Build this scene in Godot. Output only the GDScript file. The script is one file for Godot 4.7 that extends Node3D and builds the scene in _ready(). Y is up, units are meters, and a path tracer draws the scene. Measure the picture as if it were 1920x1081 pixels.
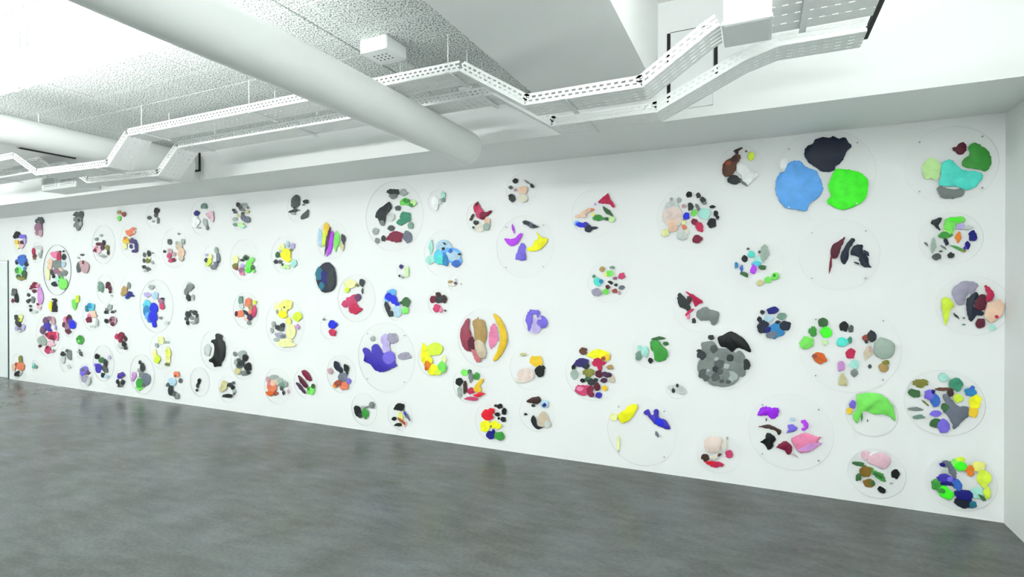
extends Node3D
# A gallery wall hung with about a hundred clear plastic palettes. x runs along the wall, z away from it, y up, metres.
# The wall is the plane z = 0, the right-hand corner is at x = 1.514, the door edge at x = -11.63.

const WHITE := Color(0.905, 0.915, 0.912)
const EYE := Vector3(0, 1.6, 4.629)
const LAMP_TINT := Color(0.993, 1.0, 0.996)

# paint colours: name, colour
var PAINTS = [
	["black", Color8(26, 30, 31)],
	["charcoal", Color8(50, 56, 58)],
	["blue-black", Color8(34, 42, 58)],
	["dark grey", Color8(82, 90, 90)],
	["grey", Color8(122, 130, 128)],
	["light grey", Color8(164, 174, 170)],
	["pale grey", Color8(200, 209, 205)],
	["white", Color8(246, 249, 249)],
	["maroon", Color8(92, 34, 50)],
	["burgundy", Color8(125, 32, 60)],
	["crimson", Color8(190, 40, 80)],
	["red", Color8(218, 30, 45)],
	["pink", Color8(226, 130, 168)],
	["pale pink", Color8(232, 192, 205)],
	["mauve", Color8(150, 108, 132)],
	["magenta", Color8(185, 70, 232)],
	["bright purple", Color8(155, 40, 228)],
	["lilac", Color8(186, 174, 224)],
	["violet", Color8(118, 104, 214)],
	["indigo", Color8(62, 52, 172)],
	["bright blue", Color8(30, 45, 215)],
	["navy blue", Color8(26, 28, 118)],
	["mid blue", Color8(58, 108, 196)],
	["sky blue", Color8(104, 174, 246)],
	["pale blue", Color8(176, 208, 226)],
	["cyan", Color8(92, 204, 224)],
	["cerulean", Color8(50, 132, 190)],
	["turquoise", Color8(86, 222, 206)],
	["pale aqua", Color8(166, 224, 212)],
	["teal", Color8(38, 112, 132)],
	["viridian", Color8(62, 142, 112)],
	["dark green", Color8(58, 104, 62)],
	["green", Color8(62, 152, 62)],
	["fluorescent green", Color8(70, 244, 45)],
	["light green", Color8(122, 224, 96)],
	["pale green", Color8(194, 234, 160)],
	["lime yellow", Color8(212, 238, 70)],
	["olive", Color8(128, 128, 56)],
	["olive brown", Color8(126, 98, 38)],
	["bright yellow", Color8(240, 238, 34)],
	["lemon", Color8(236, 236, 125)],
	["pale yellow", Color8(236, 240, 170)],
	["golden yellow", Color8(232, 194, 50)],
	["orange", Color8(224, 128, 44)],
	["burnt orange", Color8(204, 96, 40)],
	["coral", Color8(226, 126, 92)],
	["peach", Color8(232, 198, 172)],
	["beige", Color8(206, 192, 168)],
	["cream", Color8(224, 220, 204)],
	["tan", Color8(174, 144, 92)],
	["brown", Color8(100, 66, 50)],
	["dark brown", Color8(66, 46, 42)],
	["red-brown", Color8(150, 72, 56)],
	["dusty rose", Color8(196, 160, 166)],
	["plum", Color8(104, 74, 108)],
	["raspberry", Color8(198, 66, 108)],
	["sage grey", Color8(158, 176, 164)],
	["slate", Color8(106, 114, 128)],
	["khaki", Color8(202, 198, 146)],
	["orchid", Color8(204, 146, 210)],
	["dark violet", Color8(58, 48, 112)],
	["dark plum", Color8(76, 44, 78)],
	["grey-green", Color8(112, 146, 132)],
	["lavender grey", Color8(162, 158, 178)],
	["pale biscuit", Color8(226, 208, 199)],
	["dusty maroon", Color8(152, 66, 84)],
	["rosewood", Color8(194, 112, 114)],
]

# palettes: label, x, y of the centre on the wall, radius, strength of the rim, pins,
# dabs in millimetres from the centre: [paint, x, y, half length, half width, degrees, layer] or [paint, [outline], layer]
var DISCS = [
	["small clear disc with pansy-like black, violet, yellow dabs, highest beside the door", -11.244, 2.367, 0.217, 0.00, 0, [[17,149,-9,67,57,96,0], [41,-52,-107,91,37,178,0], [13,64,-96,80,50,177,1], [42,-95,-38,65,42,177,1], [18,92,52,112,37,178,1], [0,-80,89,104,57,177,2], [0,-147,52,59,27,177,3], [8,84,-47,64,37,177,2]]],
	["small disc, dark grey dabs over dusty pink, top row far left", -10.637, 2.557, 0.183, 0.00, 0, [[53,54,-102,67,58,170,0], [14,-14,0,134,62,177,1], [14,-55,-94,55,42,174,2], [3,41,131,79,29,177,0], [3,-55,96,55,36,175,2], [3,103,88,46,44,133,1], [4,13,81,49,19,177,3]]],
	["small disc wholly covered in cloudy dark grey paint, top row", -9.497, 2.600, 0.183, 0.00, 0, [[4,-10,16,131,55,176,0], [3,-34,100,93,40,176,1], [3,87,90,59,53,107,2], [5,63,-56,49,38,173,1], [4,-46,-64,90,38,177,2], [4,2,-115,65,34,176,3], [1,26,1,33,27,170,2]]],
	["small pale disc with a red slash left and grey slash right", -10.687, 2.138, 0.171, 0.20, 0, [[6,22,88,122,26,178,0], [5,82,-44,49,42,94,0], [5,131,20,32,30,100,1], [10,-115,27,59,46,93,1], [9,-87,-54,52,41,177,2], [37,-87,-98,40,16,179,3]]],
	["disc covered in blue above and leafy green below, beside the door", -11.182, 1.899, 0.243, 0.00, 0, [[28,-13,-7,144,100,178,0], [22,15,149,154,67,179,1], [22,-114,106,91,42,179,2], [22,29,67,96,42,179,3], [22,101,-9,48,25,179,1], [34,-57,-51,90,60,179,1], [32,-143,-43,71,57,178,2], [31,-114,-148,65,40,179,2], [37,-13,-179,122,37,180,3], [31,86,-105,76,73,96,4], [2,-143,83,55,32,178,3], [2,151,57,63,33,179,4]]],
	["large dark-rimmed disc with pink top, brown middle, bright green foot", -10.105, 1.846, 0.401, 0.90, 0, [[41,-259,-58,112,53,90,0], [46,-198,127,82,58,178,0], [46,-211,48,71,48,178,1], [12,-28,237,127,60,178,0], [12,-119,260,70,32,178,1], [24,189,92,68,41,178,0], [4,-3,95,127,76,178,1], [47,100,9,80,28,179,2], [14,-3,-18,110,44,179,3], [4,227,-49,68,47,179,0], [28,10,-146,58,38,179,0], [10,62,213,76,57,92,2], [2,202,203,57,53,169,0], [1,100,293,29,14,178,3], [2,202,294,28,17,178,0], [1,-132,-38,48,41,92,4], [0,-93,-97,35,35,132,5], [4,100,-79,63,41,179,4], [34,126,-139,68,38,180,5], [34,181,-224,130,88,180,6], [31,100,-118,31,20,179,7], [2,-80,-223,81,41,180,0]]],
	["small disc of dusty pink with dark grey crescent on its left", -9.379, 1.937, 0.192, 0.00, 0, [[53,54,-57,112,94,177,0], [53,-30,-8,81,61,178,1], [3,-114,-55,83,52,91,2], [8,18,18,34,29,94,2], [3,-18,135,51,17,178,0], [5,-114,89,27,18,178,0]]],
	["small disc with grey, black and wine dabs, hard by the door edge", -11.408, 1.431, 0.156, 0.00, 0, [[4,-77,25,46,30,-179,0], [3,-18,71,85,54,-180,1], [0,55,-44,77,68,88,2], [9,-71,-88,43,37,-177,0]]],
	["disc with an orchid-pink right side and scattered dark dabs left", -10.774, 1.403, 0.280, 0.00, 0, [[13,137,-159,61,36,-178,0], [6,0,-230,92,23,-179,0], [59,177,9,117,91,89,0], [59,150,110,67,65,-176,1], [12,96,194,61,33,-180,2], [9,-41,182,87,33,-180,3], [9,0,226,74,26,180,4], [8,-14,109,74,29,-180,0], [9,-125,146,31,16,-180,4], [1,-194,42,50,26,-179,0], [1,-209,-61,60,28,-179,0], [2,-153,-38,41,21,-179,1], [4,-55,-37,59,56,-174,2], [1,-139,-141,41,21,-179,0], [0,-125,-207,41,28,-178,1], [9,96,-108,34,24,-178,1]]],
	["small disc with upright bar of yellow beside a ragged black figure", -10.218, 1.288, 0.151, 0.00, 0, [[39,-74,-21,79,45,90,0], [39,-70,36,35,30,88,1], [0,15,93,53,16,-179,0], [0,65,76,46,32,-179,1], [0,34,37,46,28,-179,2], [0,43,-32,72,71,-139,3], [0,9,-97,46,13,-179,4], [0,90,-85,29,22,-177,4]]],
	["small disc with only lime and mint green paint, near the left end", -9.577, 1.341, 0.134, 0.00, 0, [[36,46,55,60,58,-169,0], [34,-64,10,46,41,87,0], [34,-32,-34,80,71,87,1]]],
	["small disc with olive-black paint above pale lilac", -11.256, 0.971, 0.204, 0.00, 0, [[17,112,-70,64,56,-171,0], [17,-98,-92,62,42,-176,0], [4,3,-97,77,37,-177,1], [6,3,-136,65,20,-178,2], [41,32,99,77,57,-177,0], [1,-98,89,78,50,-178,1], [1,-54,7,91,57,-177,2], [36,18,47,52,30,-178,3], [37,-11,61,45,32,-177,4], [1,18,-43,77,27,-178,3]]],
	["tall-looking disc with violet-plum top and crimson heart, left end", -10.379, 0.806, 0.351, 0.10, 0, [[56,-176,-102,133,78,-176,0], [13,90,-133,118,54,-177,0], [53,155,232,70,67,-164,0], [17,220,128,38,35,81,0], [14,37,265,112,37,-178,1], [54,-56,227,101,61,-178,2], [19,-16,149,113,45,-178,3], [54,-150,72,84,71,-173,4], [19,37,86,71,30,-178,4], [12,272,-12,70,38,89,0], [10,116,-4,153,69,-177,5], [9,142,-34,97,45,-177,6], [9,-16,5,57,30,-177,6], [55,-3,-241,98,61,-175,1], [9,-16,-203,51,30,-176,2], [8,-244,-192,40,28,-175,1], [12,116,-267,53,18,-177,2], [4,181,-243,29,17,-175,3]]],
	["small disc, pink and maroon left half, royal blue right half", -9.765, 0.994, 0.191, 0.00, 0, [[12,-101,54,69,67,62,0], [14,-51,-21,86,83,47,1], [8,-1,78,76,74,-143,2], [18,155,13,46,27,89,0], [20,98,-2,89,68,-176,3], [19,37,51,53,45,-174,4], [8,-139,-10,48,45,-165,2], [8,-26,-111,76,42,-177,2], [51,12,127,47,22,-178,3]]],
	["tiny disc with a single round green blob", -9.459, 0.765, 0.107, 0.00, 0, [[32,0,0,103,70,-175,0], [34,-29,-18,41,20,-177,1], [32,-68,14,35,26,-175,2]]],
	["tiny disc with a grey wisp, just under the round green blob", -9.466, 0.568, 0.084, 0.00, 0, [[5,-53,7,19,16,-170,0], [4,-16,38,23,16,-175,0], [3,15,-12,39,31,-172,0], [1,46,-40,25,14,-176,1]]],
	["disc with charcoal arch on top and empty pale lower half", -9.853, 0.441, 0.198, 0.15, 0, [[6,-88,-5,70,62,76,0], [6,75,-107,53,30,-175,0], [4,88,82,76,71,60,0], [1,-88,79,77,33,-176,1], [3,38,135,59,23,-176,1], [4,125,21,31,26,-168,1]]],
	["disc with orange block above black dab, lowest beside the door", -11.309, 0.240, 0.213, 0.00, 0, [[46,-147,-28,68,59,79,0], [6,71,-103,49,41,-165,0], [37,71,121,68,63,62,0], [45,100,3,106,73,-173,1], [45,14,5,91,63,-173,2], [52,-59,30,46,32,-173,3], [5,-15,-172,49,15,-175,0], [51,14,-100,62,30,-175,2], [0,-44,-134,91,39,-175,3]]],
	["tiny disc with only pale sea-green paint, low on the left", -10.783, 0.282, 0.092, 0.00, 0, [[28,-32,15,53,31,-175,0], [27,-55,-23,31,21,-173,1], [62,36,-17,49,29,-174,1]]],
	["large clear-rimmed disc, maroon and black dabs gathered in its middle", -8.837, 2.211, 0.289, 0.50, 0, [[6,-57,-160,97,24,179,0], [5,-11,-175,71,19,179,1], [13,-125,-89,72,42,178,0], [12,-194,-41,39,28,176,1], [62,-183,86,39,28,175,0], [5,-61,138,33,19,177,0], [8,-114,10,77,28,178,0], [0,11,26,43,40,167,0], [8,-23,-46,51,40,175,1], [9,-206,-80,52,30,178,2], [37,101,-49,50,40,175,0], [51,119,-122,40,28,91,1]]],
	["tiny disc with tan, brown and light green dabs in top row", -8.389, 2.616, 0.122, 0.00, 0, [[49,-56,49,51,28,175,0], [34,-49,-36,44,40,161,0], [52,59,16,48,35,173,0]]],
	["disc with coral hook, golden patch and dark violet curl", -8.180, 2.248, 0.239, 0.00, 0, [[46,93,117,35,26,175,0], [41,-129,-80,58,40,177,0], [45,-12,108,85,49,176,1], [45,82,165,63,16,177,0], [45,40,144,56,26,177,2], [42,-97,-4,86,43,177,1], [43,-118,35,36,27,175,2], [60,51,-9,66,34,177,2], [60,145,-101,74,42,91,0], [60,93,-157,49,24,178,1], [60,19,-85,35,33,108,0], [60,114,-24,40,34,172,3]]],
	["disc with broken ring of dark grey and olive dabs", -7.773, 1.944, 0.178, 0.00, 0, [[41,35,31,27,20,177,0], [5,105,-20,29,25,176,0], [1,25,107,44,42,121,0], [3,-76,90,35,30,93,0], [37,5,7,45,39,175,1], [3,-86,9,35,25,91,0], [5,-46,-137,50,13,179,0], [1,-86,-79,48,24,179,0], [3,5,-108,54,24,179,1], [4,115,110,18,11,178,0]]],
	["clear-rimmed disc with grey-green oval left and maroon dabs right", -8.797, 1.551, 0.215, 0.40, 0, [[62,-109,24,80,77,89,0], [62,-143,84,36,28,180,1], [8,72,64,60,43,180,0], [8,116,11,42,35,-180,1], [8,127,-42,32,25,-179,2], [51,38,24,28,19,-180,1], [5,161,-100,25,12,-179,0]]],
	["disc with tan oval, grey dab and Prussian-blue splash", -8.246, 1.528, 0.178, 0.00, 0, [[49,-74,2,79,63,-179,0], [49,-117,-43,42,41,83,1], [4,33,73,49,36,90,0], [21,54,-49,66,40,-179,1], [22,-10,-94,50,27,-179,2], [21,127,-74,30,16,-179,2], [21,7,-91,38,20,-179,3]]],
	["disc with teal-blue square over peach and a wine-red dot", -9.149, 1.146, 0.227, 0.20, 0, [[6,138,-106,63,34,89,0], [6,22,-166,70,23,-178,0], [25,-17,129,105,60,-179,0], [26,-56,144,76,40,-179,1], [29,-122,105,50,49,-161,2], [46,35,18,96,55,-178,1], [12,-56,1,59,24,-178,2], [9,-77,-64,70,50,-177,3]]],
	["disc with grey and black dabs over mauve-brown cluster", -8.666, 1.165, 0.185, 0.00, 0, [[5,-18,118,67,44,-178,0], [53,117,-76,47,35,88,0], [4,-93,80,36,25,-178,1], [4,105,62,27,18,-178,0], [1,-105,40,48,28,-178,2], [1,56,46,41,21,-178,1], [0,-105,-89,48,34,-177,0], [14,44,-78,83,62,-176,1], [8,56,-131,52,31,-177,2], [8,19,-71,39,26,-177,2]]],
	["disc with red burst above a slanting black tail", -8.380, 0.800, 0.190, 0.20, 0, [[6,-48,-74,76,40,-176,0], [10,-121,53,57,44,-174,0], [9,-24,71,81,53,-176,1], [9,-36,-2,57,31,-176,2], [51,83,32,39,34,80,2], [0,48,-48,56,41,168,3], [1,83,-104,40,27,-175,4]]],
	["clear-rimmed disc with dark green, charcoal and indigo dabs around white", -8.851, 0.441, 0.268, 0.50, 0, [[17,155,97,31,29,-150,0], [24,80,-189,79,26,-175,0], [7,-8,-118,51,33,-173,0], [18,-186,-41,49,32,-174,0], [31,-45,42,85,43,-175,0], [1,55,3,72,48,87,1], [19,-122,-82,86,73,-167,1], [3,30,-75,62,54,-165,2], [0,-160,94,66,41,-175,1], [3,85,-97,40,31,84,3], [1,-8,-177,54,39,-171,1]]],
	["disc of misty slate-violet paint fading to bare plastic below", -9.311, 0.224, 0.184, 0.30, 0, [[6,53,-94,71,57,-168,0], [5,118,-59,49,23,89,1], [63,-40,-48,99,61,-173,1], [18,-93,31,57,49,-165,2], [18,-40,80,107,64,-174,3], [57,-48,92,60,34,-174,4], [54,53,49,59,29,-175,4]]],
	["small round disc, indigo dabs over black dabs", -8.426, 0.228, 0.144, 0.00, 0, [[7,3,-6,32,16,-174,0], [54,22,67,76,43,-174,0], [19,-26,42,54,32,-174,1], [19,58,84,48,26,-174,2], [1,-63,-33,47,38,-166,1], [1,58,-31,51,43,-165,1], [51,-26,-88,46,23,-174,2], [3,22,-85,35,18,-174,3]]],
	["clear-rimmed disc with slate grey shield, moss green foot and pink flecks", -7.913, 0.344, 0.280, 0.50, 0, [[5,-80,51,32,29,-146,0], [6,-69,-47,49,22,-175,0], [59,-184,-27,54,50,48,0], [59,-219,-86,35,31,-154,1], [4,0,-14,72,44,-174,1], [57,91,-63,102,89,-161,2], [34,-69,-202,72,36,-174,0], [32,-46,-130,93,72,-169,3], [1,11,99,63,58,70,0], [1,-46,165,32,28,77,1], [3,45,-150,46,25,-174,4]]],
	["small disc with black dab trailing a thin grey stem, top row", -7.644, 2.568, 0.162, 0.00, 0, [[5,-4,-73,25,15,175,0], [3,55,11,38,33,166,0], [0,75,71,62,41,174,1], [4,104,-66,47,24,91,0], [3,-94,-18,43,28,175,0]]],
	["pale disc with one round navy dot, white and pale pink patches", -6.610, 2.496, 0.236, 0.00, 0, [[7,-142,-53,85,76,165,0], [13,148,25,70,49,174,0], [13,191,-29,47,35,94,1], [62,26,143,65,34,175,0], [21,-115,58,52,37,173,1], [5,53,-74,61,42,120,0], [4,96,-146,31,25,95,1], [5,-71,-135,44,12,177,1]]],
	["disc with raspberry left half and beige right half", -7.196, 2.114, 0.267, 0.00, 0, [[47,106,16,69,59,173,0], [46,152,-75,79,67,175,1], [47,152,-147,58,38,178,2], [56,63,60,29,27,168,1], [5,97,185,21,15,175,0], [3,-92,83,49,39,174,0], [1,-203,-45,28,21,177,0], [53,-82,-39,49,31,177,0], [55,-101,-105,51,37,177,1], [53,3,-90,36,28,176,0], [55,-73,-175,55,24,179,0], [9,-7,-162,42,26,178,1], [56,189,79,41,36,172,1]]],
	["disc with grey crescent curving round a lime patch", -6.423, 1.951, 0.175, 0.00, 0, [[41,-31,21,39,35,95,0], [17,-114,52,25,17,177,0], [36,-48,-37,45,43,167,1], [36,-83,-77,33,22,178,2], [2,-114,-18,35,29,177,2], [57,115,6,75,34,90,0], [57,72,-74,46,35,178,1], [4,21,-113,58,34,179,2], [56,81,104,43,34,93,1], [1,115,-46,19,14,178,2]]],
	["small disc with smoky grey ring ending in a black point", -6.855, 1.517, 0.155, 0.00, 0, [[5,-12,92,65,28,180,0], [4,-24,57,73,50,-180,1], [4,-85,0,52,41,90,2], [5,48,-71,42,30,90,0], [4,36,71,35,30,-180,2], [1,-48,-72,46,36,-179,3], [0,-29,-105,30,23,-178,4]]],
	["small disc with black and grey horseshoe of dabs", -6.837, 1.173, 0.148, 0.00, 0, [[5,31,-66,46,23,-178,0], [4,6,-3,41,26,-177,0], [4,102,-32,51,35,89,1], [1,-66,42,60,46,-177,1], [0,-78,-69,34,30,84,0], [1,66,69,54,32,-178,0], [3,-103,-14,36,30,-175,2], [3,-6,83,38,19,-178,2], [1,114,31,30,24,88,2]]],
	["large clear-rimmed disc with vivid blue and cyan paint", -7.590, 1.314, 0.370, 0.50, 0, [[5,-101,266,72,33,-180,0], [6,238,-222,55,20,-178,0], [24,-22,150,77,52,-179,0], [17,-195,157,72,37,-179,0], [25,-208,15,85,71,-177,0], [26,-208,-71,86,81,80,1], [23,-181,-138,75,52,-177,2], [22,-128,-183,72,54,-177,3], [20,-48,-32,89,81,-174,2], [20,-69,-148,98,82,-175,4], [20,-35,-255,48,44,-166,5], [55,130,4,58,51,-176,0], [14,109,77,58,44,-178,1], [2,148,106,32,16,-179,2], [4,96,-161,32,20,-178,0]]],
	["disc with yellowish-lime dabs round a bare middle", -7.475, 0.698, 0.251, 0.00, 0, [[41,-6,149,74,54,-175,0], [41,-154,-43,55,51,65,0], [41,145,-109,57,52,-153,0], [56,107,122,67,16,-177,1], [5,-108,72,37,31,-172,0], [36,-95,-124,75,59,-171,1], [40,-134,-74,44,40,72,2], [40,145,-27,85,61,87,1], [36,135,-12,39,28,87,2], [37,120,-179,48,23,-175,1]]],
	["disc with coral dot above dark grey slanting dabs", -7.203, 0.248, 0.208, 0.00, 0, [[24,-47,38,91,58,-173,0], [45,49,149,62,41,-173,0], [52,29,124,31,20,-173,1], [3,136,68,42,34,-168,0], [3,-123,-9,55,27,-174,1], [4,54,-148,57,43,-168,0], [3,-9,-121,68,38,-173,1], [1,-72,-78,80,54,86,2]]],
	["clear-rimmed disc with one tiny black exclamation-like mark", -6.675, 0.330, 0.191, 0.55, 0, [[0,-12,7,48,27,61,0], [1,-43,-53,35,24,86,1], [1,-55,-114,29,16,-173,0]]],
	["large clear disc with a bold black crescent", -6.393, 0.763, 0.260, 0.45, 0, [[6,-129,-4,77,67,80,0], [0,[32,204,88,221,163,197,158,151,212,105,218,-1,201,-93,145,-157,133,-196,66,-208,9,-219,-14,-170,-83,-156,-92,-125,-14,-82,9,19,0,77,-49,99,-37,130,32,150],0]]],
	["disc crowded with grey and black dabs, right of the black crescent", -5.864, 0.628, 0.206, 0.20, 0, [[5,-5,114,75,46,-175,0], [5,-114,5,39,36,-146,0], [58,-84,-103,60,49,-169,0], [4,24,-126,62,33,-174,1], [4,-134,107,34,29,-168,0], [3,-54,-46,53,29,-175,1], [3,-64,35,42,23,-175,1], [1,-15,-3,62,43,-173,2], [0,54,69,55,44,-171,3], [0,102,-43,66,56,-166,3], [1,112,-110,33,23,-172,4]]],
	["disc with khaki patch, black dabs and flat black base stroke", -6.134, 0.278, 0.173, 0.10, 0, [[58,-65,42,69,59,77,0], [58,-107,-10,46,41,71,1], [5,117,-13,32,27,-161,0], [1,46,57,54,29,-174,1], [0,97,27,36,29,-167,2], [3,107,90,34,20,-173,2], [0,6,-84,98,25,-175,0], [1,-55,-83,41,14,-174,1], [3,117,-47,20,14,-171,1]]],
	["disc packed with grey-green and blue-grey dabs, top row", -5.877, 2.483, 0.192, 0.00, 0, [[28,28,-145,56,18,177,0], [35,-8,-121,66,28,177,1], [5,81,99,38,15,176,0], [56,55,132,48,18,176,1], [56,-116,-45,47,27,176,0], [62,-107,-114,41,22,176,2], [4,19,66,56,18,176,0], [58,108,36,38,23,175,0], [58,-35,-5,38,21,176,0], [57,37,-34,46,39,170,1], [57,125,-63,42,39,112,0], [57,78,-66,36,28,173,2], [3,28,22,30,18,175,2], [3,-17,99,36,26,172,1], [0,-53,133,37,30,168,2], [1,-134,69,31,21,174,0], [3,-107,42,39,17,176,1], [3,125,82,18,11,174,1]]],
	["disc with four separate leaf-like dark grey dabs, top row", -4.895, 2.521, 0.186, 0.00, 0, [[5,-95,-67,43,16,176,0], [3,[-127,72,-111,112,-63,148,-8,144,16,86,8,29,-32,2,-87,0,-124,14],0], [1,-103,-41,63,17,-173,1], [3,-55,-26,32,17,175,2], [1,106,59,44,26,174,0], [3,70,25,16,10,174,0], [3,[24,-129,47,-90,117,-48,156,-38,153,-102,117,-131,55,-146],0], [1,-71,-7,15,14,128,3], [4,8,-35,12,9,173,0]]],
	["disc with bright green patch, dark green dabs and mauve foot", -5.822, 1.923, 0.257, 0.25, 0, [[41,-161,3,61,56,173,0], [12,-45,-169,48,28,179,0], [17,-36,-74,40,25,179,0], [34,141,-3,37,33,175,0], [34,88,-76,74,59,92,1], [33,71,-131,47,39,178,2], [34,167,-144,25,23,176,0], [37,-167,-78,49,42,177,1], [52,-143,-109,26,22,177,2], [14,-53,-132,52,36,179,1], [31,149,-101,37,29,178,3], [1,-36,-5,38,18,179,0], [31,27,24,52,36,178,2], [0,37,20,28,21,177,3]]],
	["disc with bright yellow round blob ringed by dark dabs", -5.121, 1.966, 0.227, 0.10, 0, [[35,3,-140,69,29,179,0], [28,140,-101,50,49,137,0], [41,-46,92,45,44,112,0], [40,-78,81,40,22,91,1], [24,43,124,45,23,91,0], [17,124,104,37,32,96,0], [39,52,-58,51,32,178,1], [39,11,5,87,71,176,2], [37,100,58,23,17,177,3], [56,-62,45,22,16,177,3], [31,-123,5,39,37,103,0], [1,-152,-78,37,27,178,0], [3,-78,-80,31,23,178,0], [1,-38,-116,20,17,176,1]]],
	["clear disc with coral-red square, terracotta and magenta arcs, dark slash", -5.798, 1.291, 0.227, 0.35, 0, [[36,161,101,34,27,-178,0], [6,-81,57,46,44,80,0], [62,-91,125,58,40,89,1], [46,7,-111,41,21,-178,0], [45,46,100,69,54,-158,0], [49,84,39,44,41,83,1], [45,84,-21,36,28,88,2], [55,151,-13,74,38,73,3], [45,-101,-46,73,46,-178,0], [8,-166,-47,38,29,88,1], [61,75,-83,50,42,-175,4], [2,7,-30,51,21,150,5], [4,55,-157,37,26,-177,0]]],
	["large disc of pale yellow paint with lime dot and grey cluster", -5.129, 1.132, 0.312, 0.15, 0, [[41,-117,200,62,61,63,0], [41,9,-221,156,52,-177,0], [41,98,-81,90,79,83,1], [40,27,241,110,58,-179,1], [40,62,47,50,47,72,2], [40,0,189,48,44,-174,2], [39,-36,123,76,48,-178,3], [5,-117,154,28,26,80,4], [5,-190,1,36,35,59,0], [5,-135,-188,49,26,-177,1], [5,-217,-73,35,25,88,0], [36,203,100,78,57,-177,0], [59,211,-19,35,26,130,0], [63,-81,-127,77,35,-177,2], [4,-36,-138,36,25,-176,3], [3,-63,-54,56,28,-177,0], [1,-117,-36,47,29,-177,1], [1,-36,-8,40,29,-176,2], [3,0,208,18,16,-175,3]]],
	["disc with salmon panel, burnt-orange foot and grey-green right side", -5.256, 0.387, 0.219, 0.20, 0, [[6,-8,52,50,43,-160,0], [5,136,37,41,36,76,0], [5,-63,101,78,32,-175,1], [45,-90,-7,88,76,-161,2], [46,-63,35,54,44,-167,3], [53,-155,67,40,35,77,3], [12,-127,17,23,19,-165,4], [56,46,69,49,33,-172,2], [62,82,20,45,33,-170,3], [3,73,-20,30,27,58,4], [44,-118,-99,68,34,-174,3], [52,-26,-91,41,26,-172,4], [1,104,-72,28,22,82,0], [12,180,-50,28,10,89,0]]],
	["disc with three slanting maroon stripes and a green corner", -4.798, 0.468, 0.181, 0.10, 0, [[9,[-60,123,-9,143,51,118,97,45,85,23,43,22,-17,62],0], [8,[-117,64,-86,70,-17,18,34,-35,17,-66,-26,-53,-86,0],0], [61,[-150,-20,-112,-12,-43,-67,3,-118,-9,-137,-60,-113,-121,-60],0], [34,85,-91,63,50,-166,0], [31,119,-35,32,28,-162,1], [32,51,-72,27,22,-164,1]]],
	["disc with upright stripes of blue, chartreuse, plum and purple", -4.398, 2.122, 0.220, 0.15, 0, [[58,159,-84,47,32,92,0], [24,-168,14,104,35,90,0], [34,76,-13,116,36,86,0], [42,-74,123,73,48,92,0], [36,-107,24,106,26,85,1], [61,-50,-3,159,25,75,1], [15,-9,-41,159,29,75,2], [1,175,2,61,26,102,1]]],
	["disc completely filled with solid dark teal paint", -4.477, 1.691, 0.180, 0.00, 0, [[2,4,0,173,157,92,0], [29,-106,45,81,56,90,1], [21,-23,-6,98,55,90,2], [29,-61,-93,48,48,-179,3], [1,69,-19,111,62,90,3]]],
	["large disc, charcoal and viridian dabs with a wine-red oval", -3.525, 2.341, 0.374, 0.35, 0, [[6,-36,-9,49,44,162,0], [35,252,124,40,35,163,0], [4,-7,217,61,29,175,0], [1,-7,261,80,32,175,1], [5,127,242,52,30,174,2], [34,141,143,69,36,175,1], [32,162,151,44,28,173,2], [32,224,103,29,20,173,2], [1,[-240,38,-196,94,-137,120,-58,156,-24,96,-65,51,-101,7,-115,-63,-144,-97,-188,-59,-210,-17,-243,-3],0], [4,-152,-64,36,30,171,1], [3,52,82,37,30,170,0], [30,151,-16,72,57,175,0], [30,92,-68,57,36,175,1], [62,218,-108,42,35,96,0], [3,-36,-125,47,30,176,0], [5,-247,-149,45,36,173,0], [9,21,-221,105,60,177,0], [57,176,-227,67,57,96,1], [1,-137,-232,36,28,93,0], [4,-222,-253,33,31,106,0]]],
	["tiny pale disc with a dark violet dot top left", -3.396, 1.750, 0.089, 0.10, 0, [[35,40,-5,54,28,90,0], [5,-16,-62,25,12,180,0], [60,-34,52,27,22,177,0], [1,-54,-46,14,14,130,0]]],
	["clear-rimmed disc with raspberry pink petals and pale yellow above", -4.038, 1.460, 0.264, 0.30, 0, [[41,-89,157,84,55,180,0], [36,-132,92,40,31,-180,1], [12,-53,-28,59,57,76,0], [55,-69,-47,84,66,-178,1], [55,-158,-64,52,40,-178,2], [55,-39,-5,51,48,-174,2], [10,-20,-120,95,52,-178,2], [3,88,80,36,13,90,0], [1,80,172,46,37,90,0], [37,16,144,24,19,180,1], [54,25,11,50,40,-179,3]]],
	["disc with bright blue streak left and two green ovals right", -3.483, 1.411, 0.187, 0.10, 0, [[24,0,-83,67,63,-170,0], [23,-72,116,59,38,-179,0], [23,-127,56,50,37,89,1], [20,-109,71,53,43,-179,2], [20,-45,35,71,36,146,3], [20,0,-5,32,23,-178,4], [31,117,15,57,52,87,0], [34,104,-76,44,39,-174,1], [31,51,6,18,18,51,5], [4,-146,-19,28,23,88,2], [1,-127,-48,65,32,117,3], [1,-81,-114,41,33,-176,4]]],
	["tiny disc with one blue oval above one red oval", -4.422, 1.126, 0.143, 0.00, 0, [[20,40,31,70,47,175,0], [10,38,-58,61,40,173,1], [4,-87,85,21,12,-178,0]]],
	["very large clear disc with a sweeping indigo mass and pale lilac wisps", -3.633, 0.825, 0.376, 0.35, 1, [[17,4,102,54,47,-169,0], [17,4,187,71,67,63,1], [63,86,213,74,56,-174,2], [63,239,28,88,39,-169,0], [5,-180,194,32,29,-168,0], [19,[-317,74,-269,91,-212,64,-183,23,-191,103,-127,143,-71,101,-33,46,41,62,114,36,128,-52,150,-80,77,-114,4,-149,-71,-162,-146,-144,-212,-88,-298,-55,-288,-1],0], [18,41,-1,87,73,-169,1]]],
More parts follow.
